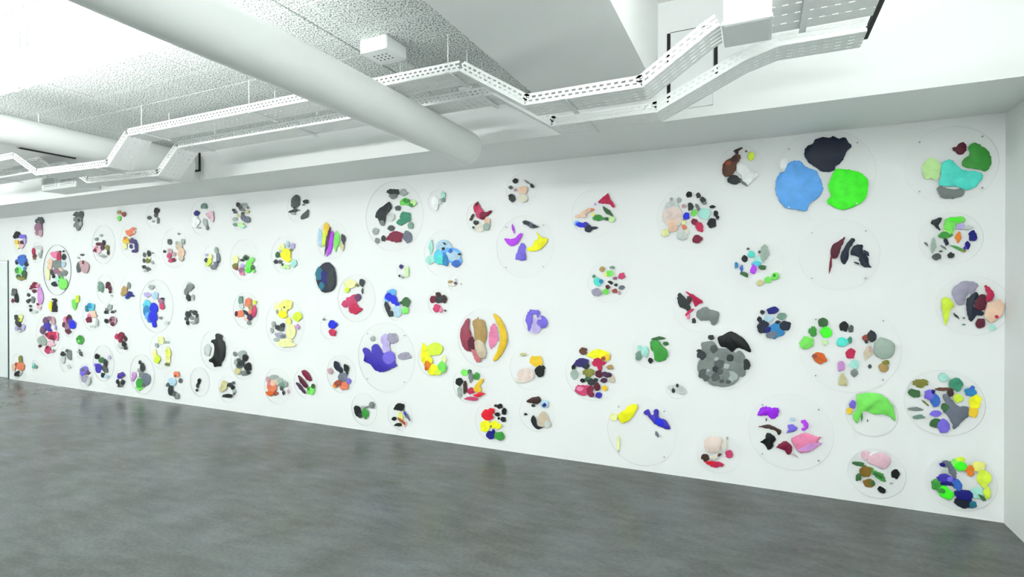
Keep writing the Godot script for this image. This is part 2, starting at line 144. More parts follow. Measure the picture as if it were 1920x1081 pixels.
	["clear disc with blue-black strokes, slate middle and orange foot", -4.256, 0.602, 0.211, 0.30, 0, [[53,-163,23,40,35,-162,0], [57,20,-33,73,57,-169,0], [43,-91,-132,37,28,-169,0], [45,40,-129,68,48,-171,1], [52,-40,-105,59,40,-172,2], [18,110,-70,34,32,-139,2], [2,-61,90,66,44,130,0], [2,-10,46,43,33,126,1], [0,74,67,59,31,111,1]]],
	["clear disc with black and green upright dabs beside grey", -3.931, 0.236, 0.177, 0.40, 0, [[56,-19,6,33,24,84,0], [4,105,56,43,37,-160,0], [4,38,27,46,12,-163,1], [0,-87,-32,75,49,111,1], [1,-48,-66,34,30,-147,2], [32,19,-44,59,47,79,3]]],
	["disc with large black dab above small blue, gold and black strokes", -3.447, 0.224, 0.159, 0.10, 0, [[46,54,-83,37,29,-163,0], [40,4,-19,55,28,88,0], [42,14,-50,27,20,82,1], [0,-4,84,71,41,-172,0], [57,86,1,57,21,134,0], [20,68,22,24,12,136,1], [0,-76,-49,35,21,-170,0], [52,27,-63,59,17,151,2], [0,-18,-105,55,18,-173,1]]],
	["tiny near-white disc with a pale mint edge", -2.968, 2.463, 0.119, 0.00, 0, [[7,-39,-11,66,48,94,0], [7,-18,-61,33,21,92,1], [28,61,61,33,27,99,0], [62,61,9,25,23,124,1], [6,22,-5,33,19,92,2]]],
	["disc with red and maroon wings over pale beige lower half", -2.473, 2.279, 0.160, 0.00, 0, [[48,-15,-109,57,37,175,0], [46,71,-52,38,35,107,0], [56,64,-98,41,36,168,1], [10,-42,83,57,42,94,0], [55,-8,34,51,48,126,1], [9,18,-9,36,22,175,2], [9,[-15,17,11,44,64,41,116,56,120,38,90,11,44,-16,5,-20],3], [51,-98,-2,36,17,60,0], [51,-39,124,25,13,60,1], [1,-52,-58,32,24,174,1], [3,-82,-103,14,12,169,1]]],
	["disc with black dots left and pale beige square right, top row", -2.037, 2.507, 0.156, 0.00, 0, [[48,16,-82,59,35,174,0], [46,16,0,50,41,166,1], [0,-61,93,30,24,166,0], [3,-111,34,24,17,172,0], [1,-96,-68,41,34,98,0], [0,-115,-48,19,16,160,1], [4,65,69,47,7,144,0], [1,113,31,28,15,132,1], [53,-65,6,17,14,100,0]]],
	["large clear disc with magenta, violet, yellow petals and slate stroke", -2.003, 1.970, 0.295, 0.10, 1, [[15,[-212,75,-187,86,-149,76,-86,93,-49,126,-18,119,-31,91,-62,47,-99,14,-143,10,-181,34],0], [15,-118,174,42,12,107,0], [18,[-43,22,-18,34,12,5,7,-45,15,-130,-86,-122,-89,-88,-68,-32],0], [39,[31,-18,73,-2,109,52,139,74,127,130,169,84,223,71,229,37,193,-6,133,-43,49,-46],0], [57,[-18,243,37,240,85,215,151,179,109,175,79,165,31,196,-12,215],0], [1,24,224,36,20,159,1], [1,103,187,33,14,159,1]]],
	["disc washed in aqua and sky blue with small dark blue dots", -2.902, 1.925, 0.234, 0.00, 0, [[28,-155,77,63,28,90,0], [28,-163,-60,54,49,173,0], [24,2,72,92,70,176,0], [23,87,-21,137,79,164,1], [24,115,-27,93,59,165,2], [25,-62,-26,79,53,91,2], [27,-43,-63,49,45,96,3], [26,24,-64,70,38,90,4], [22,149,-102,53,40,178,3], [22,87,24,27,25,162,3], [2,0,50,21,18,174,2], [2,187,-11,20,12,178,3], [2,14,102,23,10,145,1]]],
	["tiny disc with a tan dab and a grey dab, below the sky-blue disc", -2.767, 1.630, 0.085, 0.00, 0, [[48,-27,-18,45,18,180,0], [49,-53,8,28,15,179,1], [54,6,-5,17,15,178,1], [5,9,28,12,8,179,0], [4,73,-15,8,6,179,0]]],
	["small disc with charcoal and pink flower-like dabs", -2.963, 1.428, 0.129, 0.00, 0, [[12,25,-75,30,27,86,0], [9,-67,29,42,36,89,0], [55,-21,-60,46,44,-166,1], [51,62,35,46,41,87,0], [1,7,35,52,46,-177,1], [51,-2,82,35,23,-179,2], [3,80,-82,12,10,-176,0]]],
	["disc with glowing yellow, lime and orange petals", -3.023, 0.846, 0.191, 0.00, 0, [[41,122,7,42,29,87,0], [36,21,103,90,67,-174,0], [36,-50,81,60,57,-138,1], [39,-111,41,103,47,89,2], [39,-73,-28,61,57,-138,3], [39,2,-114,80,56,-172,4], [34,104,-80,63,53,81,5], [36,58,-134,46,32,-173,6], [43,-69,-68,50,42,81,5], [44,-84,-102,25,21,81,6]]],
	["disc with upright maroon, tan, pink strokes and a golden arc", -2.449, 1.081, 0.285, 0.10, 0, [[65,[-262,22,-245,92,-201,162,-165,194,-148,164,-153,102,-125,27,-131,-65,-113,-125,-174,-135,-218,-107,-248,-47],0], [8,-131,-57,75,43,89,1], [49,[-118,157,-96,180,-70,189,-56,209,-39,182,7,183,36,116,46,34,24,-42,-27,-60,-79,-39,-101,59],0], [66,-70,-180,75,35,120,2], [47,[-91,-40,-35,-15,16,-58,36,-132,24,-190,-27,-196,-70,-138],3], [12,114,29,111,52,89,0], [42,[117,246,167,225,225,152,261,57,262,-32,225,-122,150,-208,109,-203,150,-126,184,-35,188,54,159,150,125,209],1]]],
	["small disc with a violet heart-like shape", -1.881, 1.268, 0.135, 0.00, 0, [[17,-8,-75,58,42,-176,0], [17,-28,-21,49,38,87,1], [18,-70,10,86,39,90,2], [18,-28,83,42,21,-178,3], [18,16,69,39,16,90,4], [18,62,-8,58,52,84,5], [17,39,24,21,16,-176,6]]],
	["disc with golden square, black dab and pale pink-grey veil", -1.949, 0.818, 0.205, 0.00, 0, [[48,-89,-119,68,26,-175,0], [64,-42,-65,86,68,-169,1], [58,-65,130,37,15,-176,0], [42,65,73,66,53,-171,0], [0,102,-23,57,48,80,1], [0,133,11,26,24,69,2]]],
	["disc with green dabs above, black left, red and yellow lower right", -2.599, 0.613, 0.188, 0.10, 0, [[5,-113,-111,28,24,77,0], [34,-59,117,46,32,-172,0], [31,2,131,24,21,75,1], [4,14,76,53,23,89,2], [32,80,91,39,33,81,0], [0,-118,20,44,41,57,0], [51,-51,-29,70,24,89,0], [56,-116,-65,40,24,87,1], [42,114,27,63,21,47,0], [42,89,-40,47,32,-171,1], [10,14,-61,40,34,-162,2], [11,106,-92,57,20,-162,2], [55,28,-137,78,19,-179,3]]],
	["disc with red, yellow, blue and green patches and black dots", -2.335, 0.276, 0.200, 0.00, 0, [[39,53,-42,40,28,-167,0], [39,-90,-58,60,54,-132,0], [39,3,-33,53,38,-167,1], [11,-64,57,73,53,-167,1], [11,-22,99,44,28,-170,2], [37,-22,-51,15,12,-165,2], [21,-30,-137,54,40,-165,1], [21,3,-100,24,19,79,2], [32,66,-135,57,43,-164,3], [0,70,153,32,25,-166,0], [0,119,109,35,27,81,0], [0,45,72,28,21,-166,0], [0,108,30,32,25,-165,0], [51,28,156,21,13,-171,1], [0,61,35,15,13,-156,1]]],
	["disc with black cap and black tail beside a beige-grey smear", -1.877, 0.404, 0.178, 0.00, 0, [[24,77,91,42,37,70,0], [47,66,-53,71,56,80,0], [6,107,-95,36,30,73,1], [51,[-106,96,-58,136,20,157,43,124,4,84,-50,86],0], [1,-35,66,23,14,-171,0], [0,[-58,-59,-35,-28,-4,-61,4,-117,66,-125,43,-142,4,-153,-43,-115],1], [21,78,81,23,20,-151,1], [2,-113,-24,20,10,-172,0]]],
	["disc with brick-red peak, peach streaks, green leaves and a blue base", -1.321, 2.245, 0.214, 0.00, 0, [[35,158,-60,29,28,141,0], [46,-153,-17,30,14,176,0], [46,-87,12,57,24,-149,1], [46,-109,-16,30,17,175,2], [45,-20,35,21,13,174,2], [40,-15,-8,17,16,147,0], [17,7,81,15,10,92,0], [10,[34,95,50,120,99,154,126,168,147,114,173,81,184,43,163,45,136,72,88,81],0], [31,120,8,56,20,139,1], [32,34,-43,56,23,176,1], [31,110,-54,20,15,173,2], [23,-165,-81,24,21,100,0], [20,-114,-99,58,24,167,1], [19,-84,-95,29,23,173,2], [2,-53,-134,40,33,171,3], [2,1,-128,34,11,177,4]]],
	["large disc with beige oval, ring of black dots and crimson drops", -0.507, 2.166, 0.267, 0.00, 0, [[6,-144,107,52,38,172,0], [64,-135,12,90,82,105,1], [46,-140,-63,54,43,95,2], [28,115,23,51,44,101,0], [5,-149,163,15,13,104,1], [5,-87,149,21,18,100,0], [53,-49,96,19,16,99,0], [41,-198,-120,34,31,100,3], [41,-49,-42,21,19,167,2], [48,-30,-117,26,22,170,0], [6,-63,-151,41,39,143,1], [0,-6,190,27,24,108,0], [1,67,177,23,20,101,0], [1,103,136,31,21,133,1], [4,115,109,17,12,172,2], [1,5,90,36,21,92,0], [4,62,80,32,14,118,1], [0,176,76,23,14,174,0], [0,202,18,29,18,92,0], [0,215,-12,18,13,93,1], [0,172,-56,40,36,100,0], [34,34,35,28,26,113,1], [20,-27,13,30,26,101,2], [9,36,-40,28,26,111,0], [10,75,-83,48,29,113,1], [9,58,-183,41,34,173,0], [45,-44,-79,21,20,112,3]]],
	["disc scattered with many small multicoloured dabs, mauve oval lower left", -1.194, 1.636, 0.188, 0.10, 0, [[40,-23,62,20,16,91,0], [34,15,72,35,27,179,1], [49,-55,110,27,24,176,0], [62,33,123,26,13,179,0], [55,118,48,35,27,-151,0], [14,59,28,20,15,179,0], [27,-98,-3,38,38,101,0], [26,-66,1,21,18,90,1], [30,-131,47,16,15,172,0], [63,-107,-96,46,38,159,0], [34,-23,-90,29,28,88,0], [53,99,-100,20,15,90,0], [8,-6,-48,23,18,142,1], [0,20,-9,25,14,151,0], [0,68,-30,15,13,180,0], [57,120,-53,30,19,-170,0], [52,57,-83,24,21,-179,0]]],
	["disc with big leaf-green blob and mint dabs", -0.816, 1.051, 0.162, 0.00, 0, [[28,-57,-17,50,30,88,0], [28,-101,10,24,23,51,1], [62,-112,-60,39,28,86,1], [32,[-13,67,23,83,66,75,88,34,130,0,135,-44,109,-82,59,-99,23,-79,16,-28,-6,8],0], [31,52,99,54,15,-169,1], [31,116,58,24,18,-174,0], [0,-10,-92,25,21,81,0]]],
	["disc crowded with small dark and bright dabs under a yellow arc", -1.340, 0.820, 0.252, 0.00, 0, [[47,180,-46,33,22,86,0], [49,160,60,30,22,-172,0], [39,66,162,98,49,174,0], [42,126,142,39,31,-171,1], [50,-84,189,42,33,-172,0], [10,55,92,64,35,-175,2], [10,71,46,24,22,-144,3], [52,102,133,23,19,-170,3], [60,-97,82,73,42,-175,0], [2,-57,54,33,28,-167,1], [0,-174,38,27,20,85,1], [56,-166,-27,50,37,85,2], [37,-33,-2,61,35,-174,2], [8,60,-8,36,34,-143,4], [61,134,-8,52,23,170,5], [0,-89,-77,27,19,-172,0], [31,-41,-62,31,23,-171,3], [1,-13,-83,36,31,-163,4], [1,31,-65,23,19,-167,5], [61,107,-62,34,22,-172,0], [8,44,-122,38,32,80,6], [55,-89,-164,73,50,-171,0], [12,-114,-154,37,23,-172,1], [9,-20,-154,39,30,82,5], [9,-9,-195,28,25,-143,6], [42,113,-131,27,25,-140,0], [19,60,-197,34,26,-168,0]]],
	["tiny disc with two charcoal specks on pale grey", -0.615, 0.735, 0.084, 0.00, 0, [[6,42,-11,38,32,-163,0], [6,-46,8,26,19,-169,0], [1,-21,-19,21,14,86,1], [1,10,27,18,11,87,1]]],
	["large clear disc with one yellow smear and one royal blue splash", -0.905, 0.342, 0.296, 0.10, 1, [[41,-239,98,38,32,74,0], [41,-198,-126,61,15,90,0], [39,[-201,110,-178,150,-140,176,-102,218,-42,231,-35,187,-72,123,-117,73,-163,53,-193,80],0], [19,[21,159,30,181,61,196,77,171,92,152,106,159,109,192,129,206,146,193,146,151,158,135,198,124,226,98,243,50,212,43,158,58,112,80,83,112,54,142],0], [20,155,99,46,28,143,1], [57,134,-11,30,12,115,0]]],
	["disc with charcoal oval, crimson streak and grey-green square", -0.444, 1.410, 0.194, 0.00, 0, [[12,-75,-62,34,13,90,0], [1,-111,47,76,43,128,0], [10,[-96,142,-60,127,26,75,37,46,11,38,-17,15,-31,37,-46,82],0], [51,-67,74,32,18,90,1], [10,-67,-31,48,11,-138,1], [4,[-10,-38,11,-7,61,16,103,-6,163,-27,152,-108,110,-132,89,-95,33,-97,-3,-75],0], [1,-29,-101,22,18,87,0]]],
	["disc with navy and steel-blue dabs in a ring", 0.119, 1.311, 0.143, 0.00, 0, [[24,-35,31,35,29,-175,0], [26,10,-64,64,60,-157,0], [57,-15,-94,43,29,-176,1], [21,-6,96,45,27,-160,0], [2,-80,80,18,16,85,0], [62,57,51,36,27,-177,0], [2,80,-23,42,39,72,1], [2,29,4,19,14,-176,2], [2,-100,22,24,19,88,0], [2,-74,-35,52,42,86,2], [21,-41,-56,25,24,-150,3]]],
	["disc packed with black and grey marbled cells", -0.250, 1.008, 0.247, 0.00, 0, [[4,-14,-70,184,152,-168,0], [4,-104,89,68,50,-174,1], [4,-90,18,41,33,-171,2], [4,-14,27,55,49,77,3], [4,-118,-69,48,33,-173,1], [3,-133,-137,55,50,67,2], [4,-97,-120,37,34,68,3], [5,69,-138,47,42,70,1], [4,14,-127,47,43,70,2], [4,89,-56,45,42,64,2], [4,143,-103,38,27,86,3], [4,123,20,50,45,74,3], [3,-27,-41,44,36,-168,4], [3,-55,-150,38,35,55,4], [3,-69,76,34,31,72,4], [1,-161,19,39,36,69,3], [1,-182,55,21,13,-175,4], [1,-55,-87,30,23,84,5], [3,-20,-103,27,25,69,6], [1,55,9,31,29,-147,4], [5,28,-59,25,23,71,5], [5,-111,-103,16,13,-167,4], [5,-48,-5,19,17,-165,5], [3,41,-184,22,16,-170,3], [3,-7,-183,20,16,-167,3], [0,[-41,167,0,191,55,223,109,203,163,161,203,97,203,61,157,80,109,92,69,54,28,88,-20,101],1], [1,-90,168,24,22,-165,0], [1,177,-35,49,24,89,4]]],
	["disc with beige square, red stroke and brown corner, lowest row", -0.288, 0.240, 0.167, 0.00, 0, [[48,50,63,43,22,88,0], [48,-31,-44,29,21,-162,0], [64,[-101,74,-80,114,-24,128,32,120,28,60,4,5,-52,-10,-94,7],1], [51,-94,-53,35,30,59,0], [50,14,-16,19,11,-132,0], [10,-17,-95,71,24,-180,1], [11,-59,-93,34,17,-178,2], [55,87,1,34,30,62,0], [5,73,125,13,8,87,0]]],
	["very large clear disc with purple, black, maroon and pink flower shapes", 0.234, 0.468, 0.294, 0.10, 1, [[24,17,100,18,13,-168,0], [16,[-218,139,-197,172,-165,183,-123,175,-82,179,-79,137,-92,105,-120,87,-144,100,-158,114,-218,104,-229,110],0], [54,-165,80,12,5,88,0], [51,[-222,17,-172,38,-130,39,-89,21,-58,5,-68,-27,-85,-29,-96,-3,-144,10,-186,13],0], [0,[-207,-102,-172,-70,-165,-27,-137,-24,-116,-37,-96,-65,-113,-98,-123,-138,-151,-157,-165,-136,-186,-111],0], [9,[-96,-127,-68,-96,-34,-73,-7,-85,14,-113,10,-159,-14,-178,-34,-150,-61,-138],0], [12,[7,-53,47,-21,101,4,153,-5,199,-14,218,-12,193,-38,193,-75,153,-118,101,-147,61,-145,34,-110],0], [59,130,-102,75,25,-150,1], [18,[-14,52,14,63,54,40,34,12,7,1,-27,-11,-10,22],0], [15,94,90,20,17,-161,0], [15,110,64,28,16,87,1], [15,94,34,17,13,-164,2], [53,34,-173,25,4,152,0]]],
	["disc with brown crescent, black oval and white splash", -0.127, 2.546, 0.167, 0.10, 0, [[7,[-23,15,29,29,75,-26,138,-69,109,-98,58,-144,23,-110,12,-64,-18,-36],0], [50,[-130,6,-112,55,-70,77,-35,105,6,94,0,57,-23,28,-23,-11,-47,-47,-88,-68,-124,-53],0], [52,-88,40,26,21,162,1], [51,-41,67,31,20,-139,2], [1,-41,-98,55,36,160,1], [4,29,-129,38,9,139,2], [51,-12,141,40,10,-164,0], [51,-23,123,19,14,99,1], [36,83,78,37,24,95,0], [37,46,122,10,9,113,0]]],
	["large disc with huge blue-black, sky blue and fluorescent green blobs", 0.445, 2.427, 0.340, 0.00, 1, [[7,-257,114,47,29,94,0], [2,[-120,198,-101,232,-64,252,-48,281,15,291,46,282,76,290,107,269,147,270,167,238,187,195,162,174,147,135,117,85,86,64,76,35,9,27,-27,56,-69,90,-101,130,-116,155],0], [23,[-311,-4,-289,44,-251,65,-229,118,-186,132,-143,122,-111,82,-58,53,-32,33,-11,-29,6,-96,-22,-160,-79,-204,-111,-262,-175,-240,-240,-230,-289,-172,-311,-103,-317,-40],1], [33,[46,-45,86,40,127,40,187,27,242,3,286,-48,291,-100,276,-180,242,-225,177,-256,117,-261,56,-225,30,-193,56,-153,40,-93],0]]],
	["disc with turquoise dabs, one purple stroke and green dabs at lower right", -0.003, 1.757, 0.189, 0.00, 0, [[28,14,49,34,29,176,0], [25,-3,15,36,24,178,1], [27,-37,91,28,26,97,0], [56,54,101,60,33,91,1], [3,20,108,11,11,153,2], [0,-86,56,30,22,91,0], [3,-62,135,12,11,156,0], [15,-22,-29,40,23,78,2], [31,42,-14,29,18,179,2], [26,-147,7,27,12,90,0], [22,-109,-21,27,12,90,0], [31,-89,-66,36,15,152,1], [58,25,-136,27,25,179,0], [34,82,-111,29,25,179,0], [34,132,-84,32,27,91,1], [32,126,-77,14,12,92,2]]],
	["large clear disc with fan of maroon and black brushmarks at top", 0.550, 1.828, 0.262, 0.10, 1, [[9,-49,-65,64,8,86,0], [8,[-34,77,2,105,42,131,32,92,14,34,-3,-13,-34,-24,-49,18],0], [2,[67,103,92,123,107,105,82,61,67,15,62,-32,42,-69,17,-49,17,4,37,51],0], [2,[82,38,112,72,152,68,157,24,186,-17,196,-75,210,-93,162,-92,137,-57,127,-16,82,3],0], [2,176,12,25,12,136,1], [2,117,-62,21,6,155,0]]],
	["large clear disc with turquoise sweep, dark green and maroon blobs", 1.214, 2.438, 0.264, 0.10, 1, [[35,-103,-20,84,53,94,0], [4,[-73,-163,-58,-141,-28,-157,16,-170,60,-169,81,-198,60,-224,16,-237,-28,-232,-58,-211],0], [27,[-47,12,-21,33,9,30,38,-5,68,-40,104,-53,147,-61,177,-91,161,-136,125,-174,75,-179,31,-153,-13,-149,-62,-131,-51,-81],1], [32,[100,112,129,137,161,119,197,84,218,32,219,-23,190,-65,161,-49,118,-36,75,-23,66,10,82,41,104,57],0], [8,[9,113,31,120,49,146,75,143,89,123,86,86,71,67,46,68,27,88],0]]],
	["disc with bright green patch, slate, navy and grey-green flecks, near the corner", 1.216, 1.926, 0.181, 0.10, 0, [[35,-19,70,42,23,91,0], [6,95,74,27,18,175,0], [17,55,81,27,21,174,1], [1,[-112,117,-90,139,-48,149,-52,119,-63,96,-56,58,-71,68,-90,92],0], [34,[-33,122,0,148,73,146,81,112,37,100,22,64,15,27,-7,47,-37,67],2], [33,22,129,36,14,176,3], [32,-30,24,40,21,177,1], [43,44,8,33,18,91,0], [21,123,14,37,24,92,0], [21,95,-49,27,16,91,0], [19,82,-67,12,10,93,1], [56,-93,-43,50,15,90,0], [4,-135,-33,19,6,127,0], [2,-22,-22,24,13,110,0], [3,-75,-124,26,25,164,0], [1,4,-116,22,19,-114,0], [4,-37,-59,22,7,142,0], [3,-52,-87,11,7,177,0], [32,48,-71,47,9,148,0], [37,73,-87,13,10,176,2]]],
	["disc with lavender-grey, black, burgundy and peach blobs beside the corner", 1.338, 1.462, 0.203, 0.10, 0, [[28,107,-145,20,19,55,0], [63,[-113,87,-97,136,-51,165,0,165,32,144,13,96,-26,71,-45,13,-77,5,-97,37],0], [46,[79,23,114,32,138,48,166,17,166,-39,145,-80,101,-113,70,-82,67,-41,79,-9],0], [2,[-32,38,0,79,25,92,38,63,13,31,13,-18,45,-34,63,-41,51,-66,22,-67,0,-108,-19,-92,-29,-27],0], [8,[13,31,38,71,63,80,76,31,70,-17,45,-34,16,-18],1], [10,[67,136,82,136,117,88,110,48,89,31,70,35,79,80,67,108],2], [10,129,-72,12,12,-149,1], [8,45,-119,37,26,88,0], [36,[-166,45,-130,52,-97,0,-117,-29,-130,-78,-140,-132,-153,-112,-163,-46],0], [1,-87,-71,22,7,132,0], [4,-45,-85,8,8,72,0], [62,-45,-130,12,6,-178,0]]],
	["very large clear disc with well-spaced green, orange, pink and black dots", 0.618, 1.131, 0.324, 0.05, 1, [[28,37,-112,33,31,56,0], [47,122,-20,56,21,74,0], [53,137,5,19,10,89,1], [31,-164,191,36,35,-148,0], [32,-231,119,43,25,89,0], [33,-145,118,43,40,78,1], [34,-274,32,52,44,-116,0], [35,-152,42,23,16,87,0], [44,-185,-77,51,39,133,0], [52,-219,-65,18,16,80,1], [0,-29,166,41,29,88,0], [3,15,150,28,17,89,1], [27,-39,49,42,34,-173,0], [30,9,66,28,13,89,1], [10,13,-33,39,31,84,0], [59,-47,-131,41,24,88,0], [58,[-38,-179,-23,-213,-4,-264,-34,-274,-60,-273,-57,-215],0], [4,36,-176,28,23,80,0], [52,108,84,25,23,80,0], [1,144,98,45,29,88,1], [1,111,58,14,11,84,2], [56,[162,43,198,92,277,52,273,-29,220,-62,164,-35],0], [3,133,-122,17,11,87,0], [49,216,-123,35,32,72,0], [37,230,-87,23,18,-171,1]]],
	["clear disc with sweeping green leaf-like crescent and empty lower half", 0.762, 0.661, 0.162, 0.35, 0, [[34,[-93,125,-60,147,20,158,75,139,114,96,141,33,141,-37,114,-7,67,7,12,1,-28,16,-60,3,-84,-76,-109,-49,-117,-12,-93,29],0], [18,-117,60,33,21,87,0], [42,-138,10,28,18,86,1], [3,-24,-50,9,4,88,0], [32,-60,-25,28,7,90,1]]],
	["large disc with slate centre, violet, olive and yellow dabs all round", 1.185, 0.781, 0.229, 0.30, 0, [[28,-2,179,31,28,66,0], [36,78,41,31,27,65,0], [37,-132,130,50,28,-174,0], [31,-169,55,37,30,174,0], [22,-49,15,47,29,87,0], [18,-84,51,36,29,81,1], [21,-61,74,17,11,87,2], [30,67,136,50,39,83,0], [26,146,90,35,29,-163,0], [22,157,119,17,12,86,1], [57,[-10,57,17,64,48,24,78,-12,131,-16,135,-73,101,-114,78,-155,52,-175,48,-139,25,-94,-6,-49,9,1],0], [50,2,97,50,13,-175,1], [51,36,76,28,19,86,2], [31,6,-28,30,22,83,1], [42,161,-42,46,27,87,0], [39,172,26,49,33,85,1], [4,-163,-57,42,13,-174,0], [62,-144,-111,37,15,-167,0], [18,-45,-77,35,22,-171,0], [31,-45,-145,38,32,-159,0], [18,-2,-159,50,37,82,1], [37,-104,-9,27,6,136,0]]],
	["clear disc with pink oval, olive leaves and two black dots", 0.794, 0.229, 0.179, 0.35, 0, [[13,-67,128,34,29,-145,0], [7,-11,136,38,18,-170,1], [13,[-54,95,-28,144,39,158,85,124,72,72,39,42,-11,60,-45,66],2], [31,-109,56,46,17,177,0], [32,-41,31,25,15,164,0], [38,-67,7,47,37,73,1], [32,14,-12,46,25,150,2], [31,10,-9,32,14,151,3], [31,-111,-41,31,18,85,2], [38,-45,-74,39,31,-156,0], [31,-24,-69,21,15,80,1], [0,114,16,38,25,84,0], [0,32,-112,29,21,148,0], [5,89,-55,10,7,-165,0]]],
	["disc ringed with navy, green, lime and orange, lowest by the corner", 1.279, 0.243, 0.198, 0.00, 0, [[28,89,-59,42,34,66,0], [6,-85,67,24,20,-152,0], [40,96,122,41,34,-153,0], [36,-1,155,29,21,-164,0], [57,-77,116,33,24,-163,0], [21,-100,108,18,15,-154,1], [57,-46,72,53,21,108,1], [34,-35,130,28,19,84,2], [33,-1,112,39,33,-139,3], [43,52,87,43,23,86,4], [36,126,46,62,38,84,1], [36,144,-50,45,18,88,2], [31,118,-87,27,12,129,3], [22,-20,-19,56,22,113,2], [19,-85,14,53,25,-176,3], [18,-58,13,22,18,-143,4], [21,-77,-19,40,15,-176,5], [32,-135,-38,39,29,93,6], [33,-85,-83,53,39,144,7], [32,-108,-72,26,22,137,8], [2,14,-138,49,39,-174,0], [29,67,-143,26,22,55,1], [21,18,-85,51,40,173,8]]],
]

var M := {}
var taken := {}
var rng := RandomNumberGenerator.new()

# ---------------------------------------------------------------- helpers
func numbered(called: String) -> String:
	if not taken.has(called):
		taken[called] = 0
		return called
	taken[called] += 1
	return "%s_%03d" % [called, taken[called]]

func tag(o, label: String, category: String, group := ""):
	o.set_meta("label", label)
	o.set_meta("category", category)
	if group:
		o.set_meta("group", group)
	return o

func thing(called: String, label: String, category: String, at := Vector3.ZERO, group := ""):
	var o := Node3D.new()
	o.name = numbered(called)
	add_child(o)
	o.position = at
	return tag(o, label, category, group)

func part(called: String, mesh: Mesh, mat: Material, parent: Node, at := Vector3.ZERO):
	var o := MeshInstance3D.new()
	o.name = called
	o.mesh = mesh
	o.material_override = mat
	o.cast_shadow = GeometryInstance3D.SHADOW_CASTING_SETTING_ON
	parent.add_child(o, true)
	o.position = at
	return o

func struct(called: String, mesh: Mesh, mat: Material, at := Vector3.ZERO, label := ""):
	var o = part(called, mesh, mat, self, at)
	o.set_meta("kind", "structure")
	if label:
		o.set_meta("label", label)
	return o

func begin() -> SurfaceTool:
	var st := SurfaceTool.new()
	st.begin(Mesh.PRIMITIVE_TRIANGLES)
	st.set_smooth_group(-1)
	return st

func done(st: SurfaceTool) -> ArrayMesh:
	st.generate_normals()
	return st.commit()

func tri(st: SurfaceTool, a: Vector3, b: Vector3, c: Vector3, out: Vector3):
	if (a - c).cross(a - b).dot(out) < 0:
		var k := b
		b = c
		c = k
	for v in [a, b, c]:
		st.set_uv(Vector2(v.x, v.y))
		st.add_vertex(v)

func quad(st: SurfaceTool, a: Vector3, b: Vector3, c: Vector3, d: Vector3, out: Vector3):
	tri(st, a, b, c, out)
	tri(st, a, c, d, out)

func box_in(st: SurfaceTool, t: Transform3D, s: Vector3, bevel := 0.0):
	# a box of size s about the origin of t, its edges cut at 45 degrees when bevel > 0
	var h := s * 0.5
	var e := minf(bevel, minf(h.x, minf(h.y, h.z)) * 0.9)
	for ax in 3:
		var u := (ax + 1) % 3
		var w := (ax + 2) % 3
		for sg in [-1.0, 1.0]:
			var n := Vector3.ZERO
			n[ax] = sg
			var q := []
			for k in [[-1, -1], [1, -1], [1, 1], [-1, 1]]:
				var v := Vector3.ZERO
				v[ax] = sg * h[ax]
				v[u] = k[0] * (h[u] - e)
				v[w] = k[1] * (h[w] - e)
				q.append(t * v)
			quad(st, q[0], q[1], q[2], q[3], t.basis * n)
	if e > 0.0:
		for ax in 3:
			var u := (ax + 1) % 3
			var w := (ax + 2) % 3
			for su in [-1.0, 1.0]:
				for sw in [-1.0, 1.0]:
					var q := []
					for k in [[-1, 0], [1, 0], [1, 1], [-1, 1]]:
						var v := Vector3.ZERO
						v[ax] = k[0] * (h[ax] - e)
						v[u] = su * (h[u] - (e if k[1] == 1 else 0.0))
						v[w] = sw * (h[w] - (0.0 if k[1] == 1 else e))
						q.append(t * v)
					var n := Vector3.ZERO
					n[u] = su
					n[w] = sw
					quad(st, q[0], q[1], q[2], q[3], t.basis * n)
		for sx in [-1.0, 1.0]:
			for sy in [-1.0, 1.0]:
				for sz in [-1.0, 1.0]:
					var n := Vector3(sx, sy, sz)
					var p := []
					for ax in 3:
						var v := Vector3.ZERO
						for k in 3:
							v[k] = n[k] * (h[k] - (0.0 if k == ax else e))
						p.append(t * v)
					tri(st, p[0], p[1], p[2], t.basis * n)

func box(s: Vector3, bevel := 0.0) -> ArrayMesh:
	var st := begin()
	box_in(st, Transform3D.IDENTITY, s, bevel)
	return done(st)

func span(a: Vector3, b: Vector3) -> Array:
	return [box((b - a).abs()), (a + b) * 0.5]

func slab(called: String, a: Vector3, b: Vector3, mat: Material, label := ""):
	var k := span(a, b)
	return struct(called, k[0], mat, k[1], label)

func lathe(profile: Array, seg := 40) -> ArrayMesh:
	# profile of Vector2(radius, height) swept about the y axis
	var st := begin()
	for i in profile.size() - 1:
		var p: Vector2 = profile[i]
		var q: Vector2 = profile[i + 1]
		var flat := Vector2(q.y - p.y, p.x - q.x)
		for k in seg:
			var a := TAU * k / seg
			var b := TAU * (k + 1) / seg
			var m := (a + b) * 0.5
			var out := Vector3(cos(m) * flat.x, flat.y, sin(m) * flat.x)
			var v1 := Vector3(cos(a) * p.x, p.y, sin(a) * p.x)
			var v2 := Vector3(cos(b) * p.x, p.y, sin(b) * p.x)
			var v3 := Vector3(cos(b) * q.x, q.y, sin(b) * q.x)
			var v4 := Vector3(cos(a) * q.x, q.y, sin(a) * q.x)
			st.set_smooth_group(i if absf(flat.x) < absf(flat.y) * 4.0 else 90)
			if q.x > 0.0001:
				tri(st, v1, v3, v4, out)
			if p.x > 0.0001:
				tri(st, v1, v2, v3, out)
	return done(st)

func rod(length: float, r: float, seg := 10) -> ArrayMesh:
	return lathe([Vector2(0, 0), Vector2(r, 0), Vector2(r, length), Vector2(0, length)], seg)

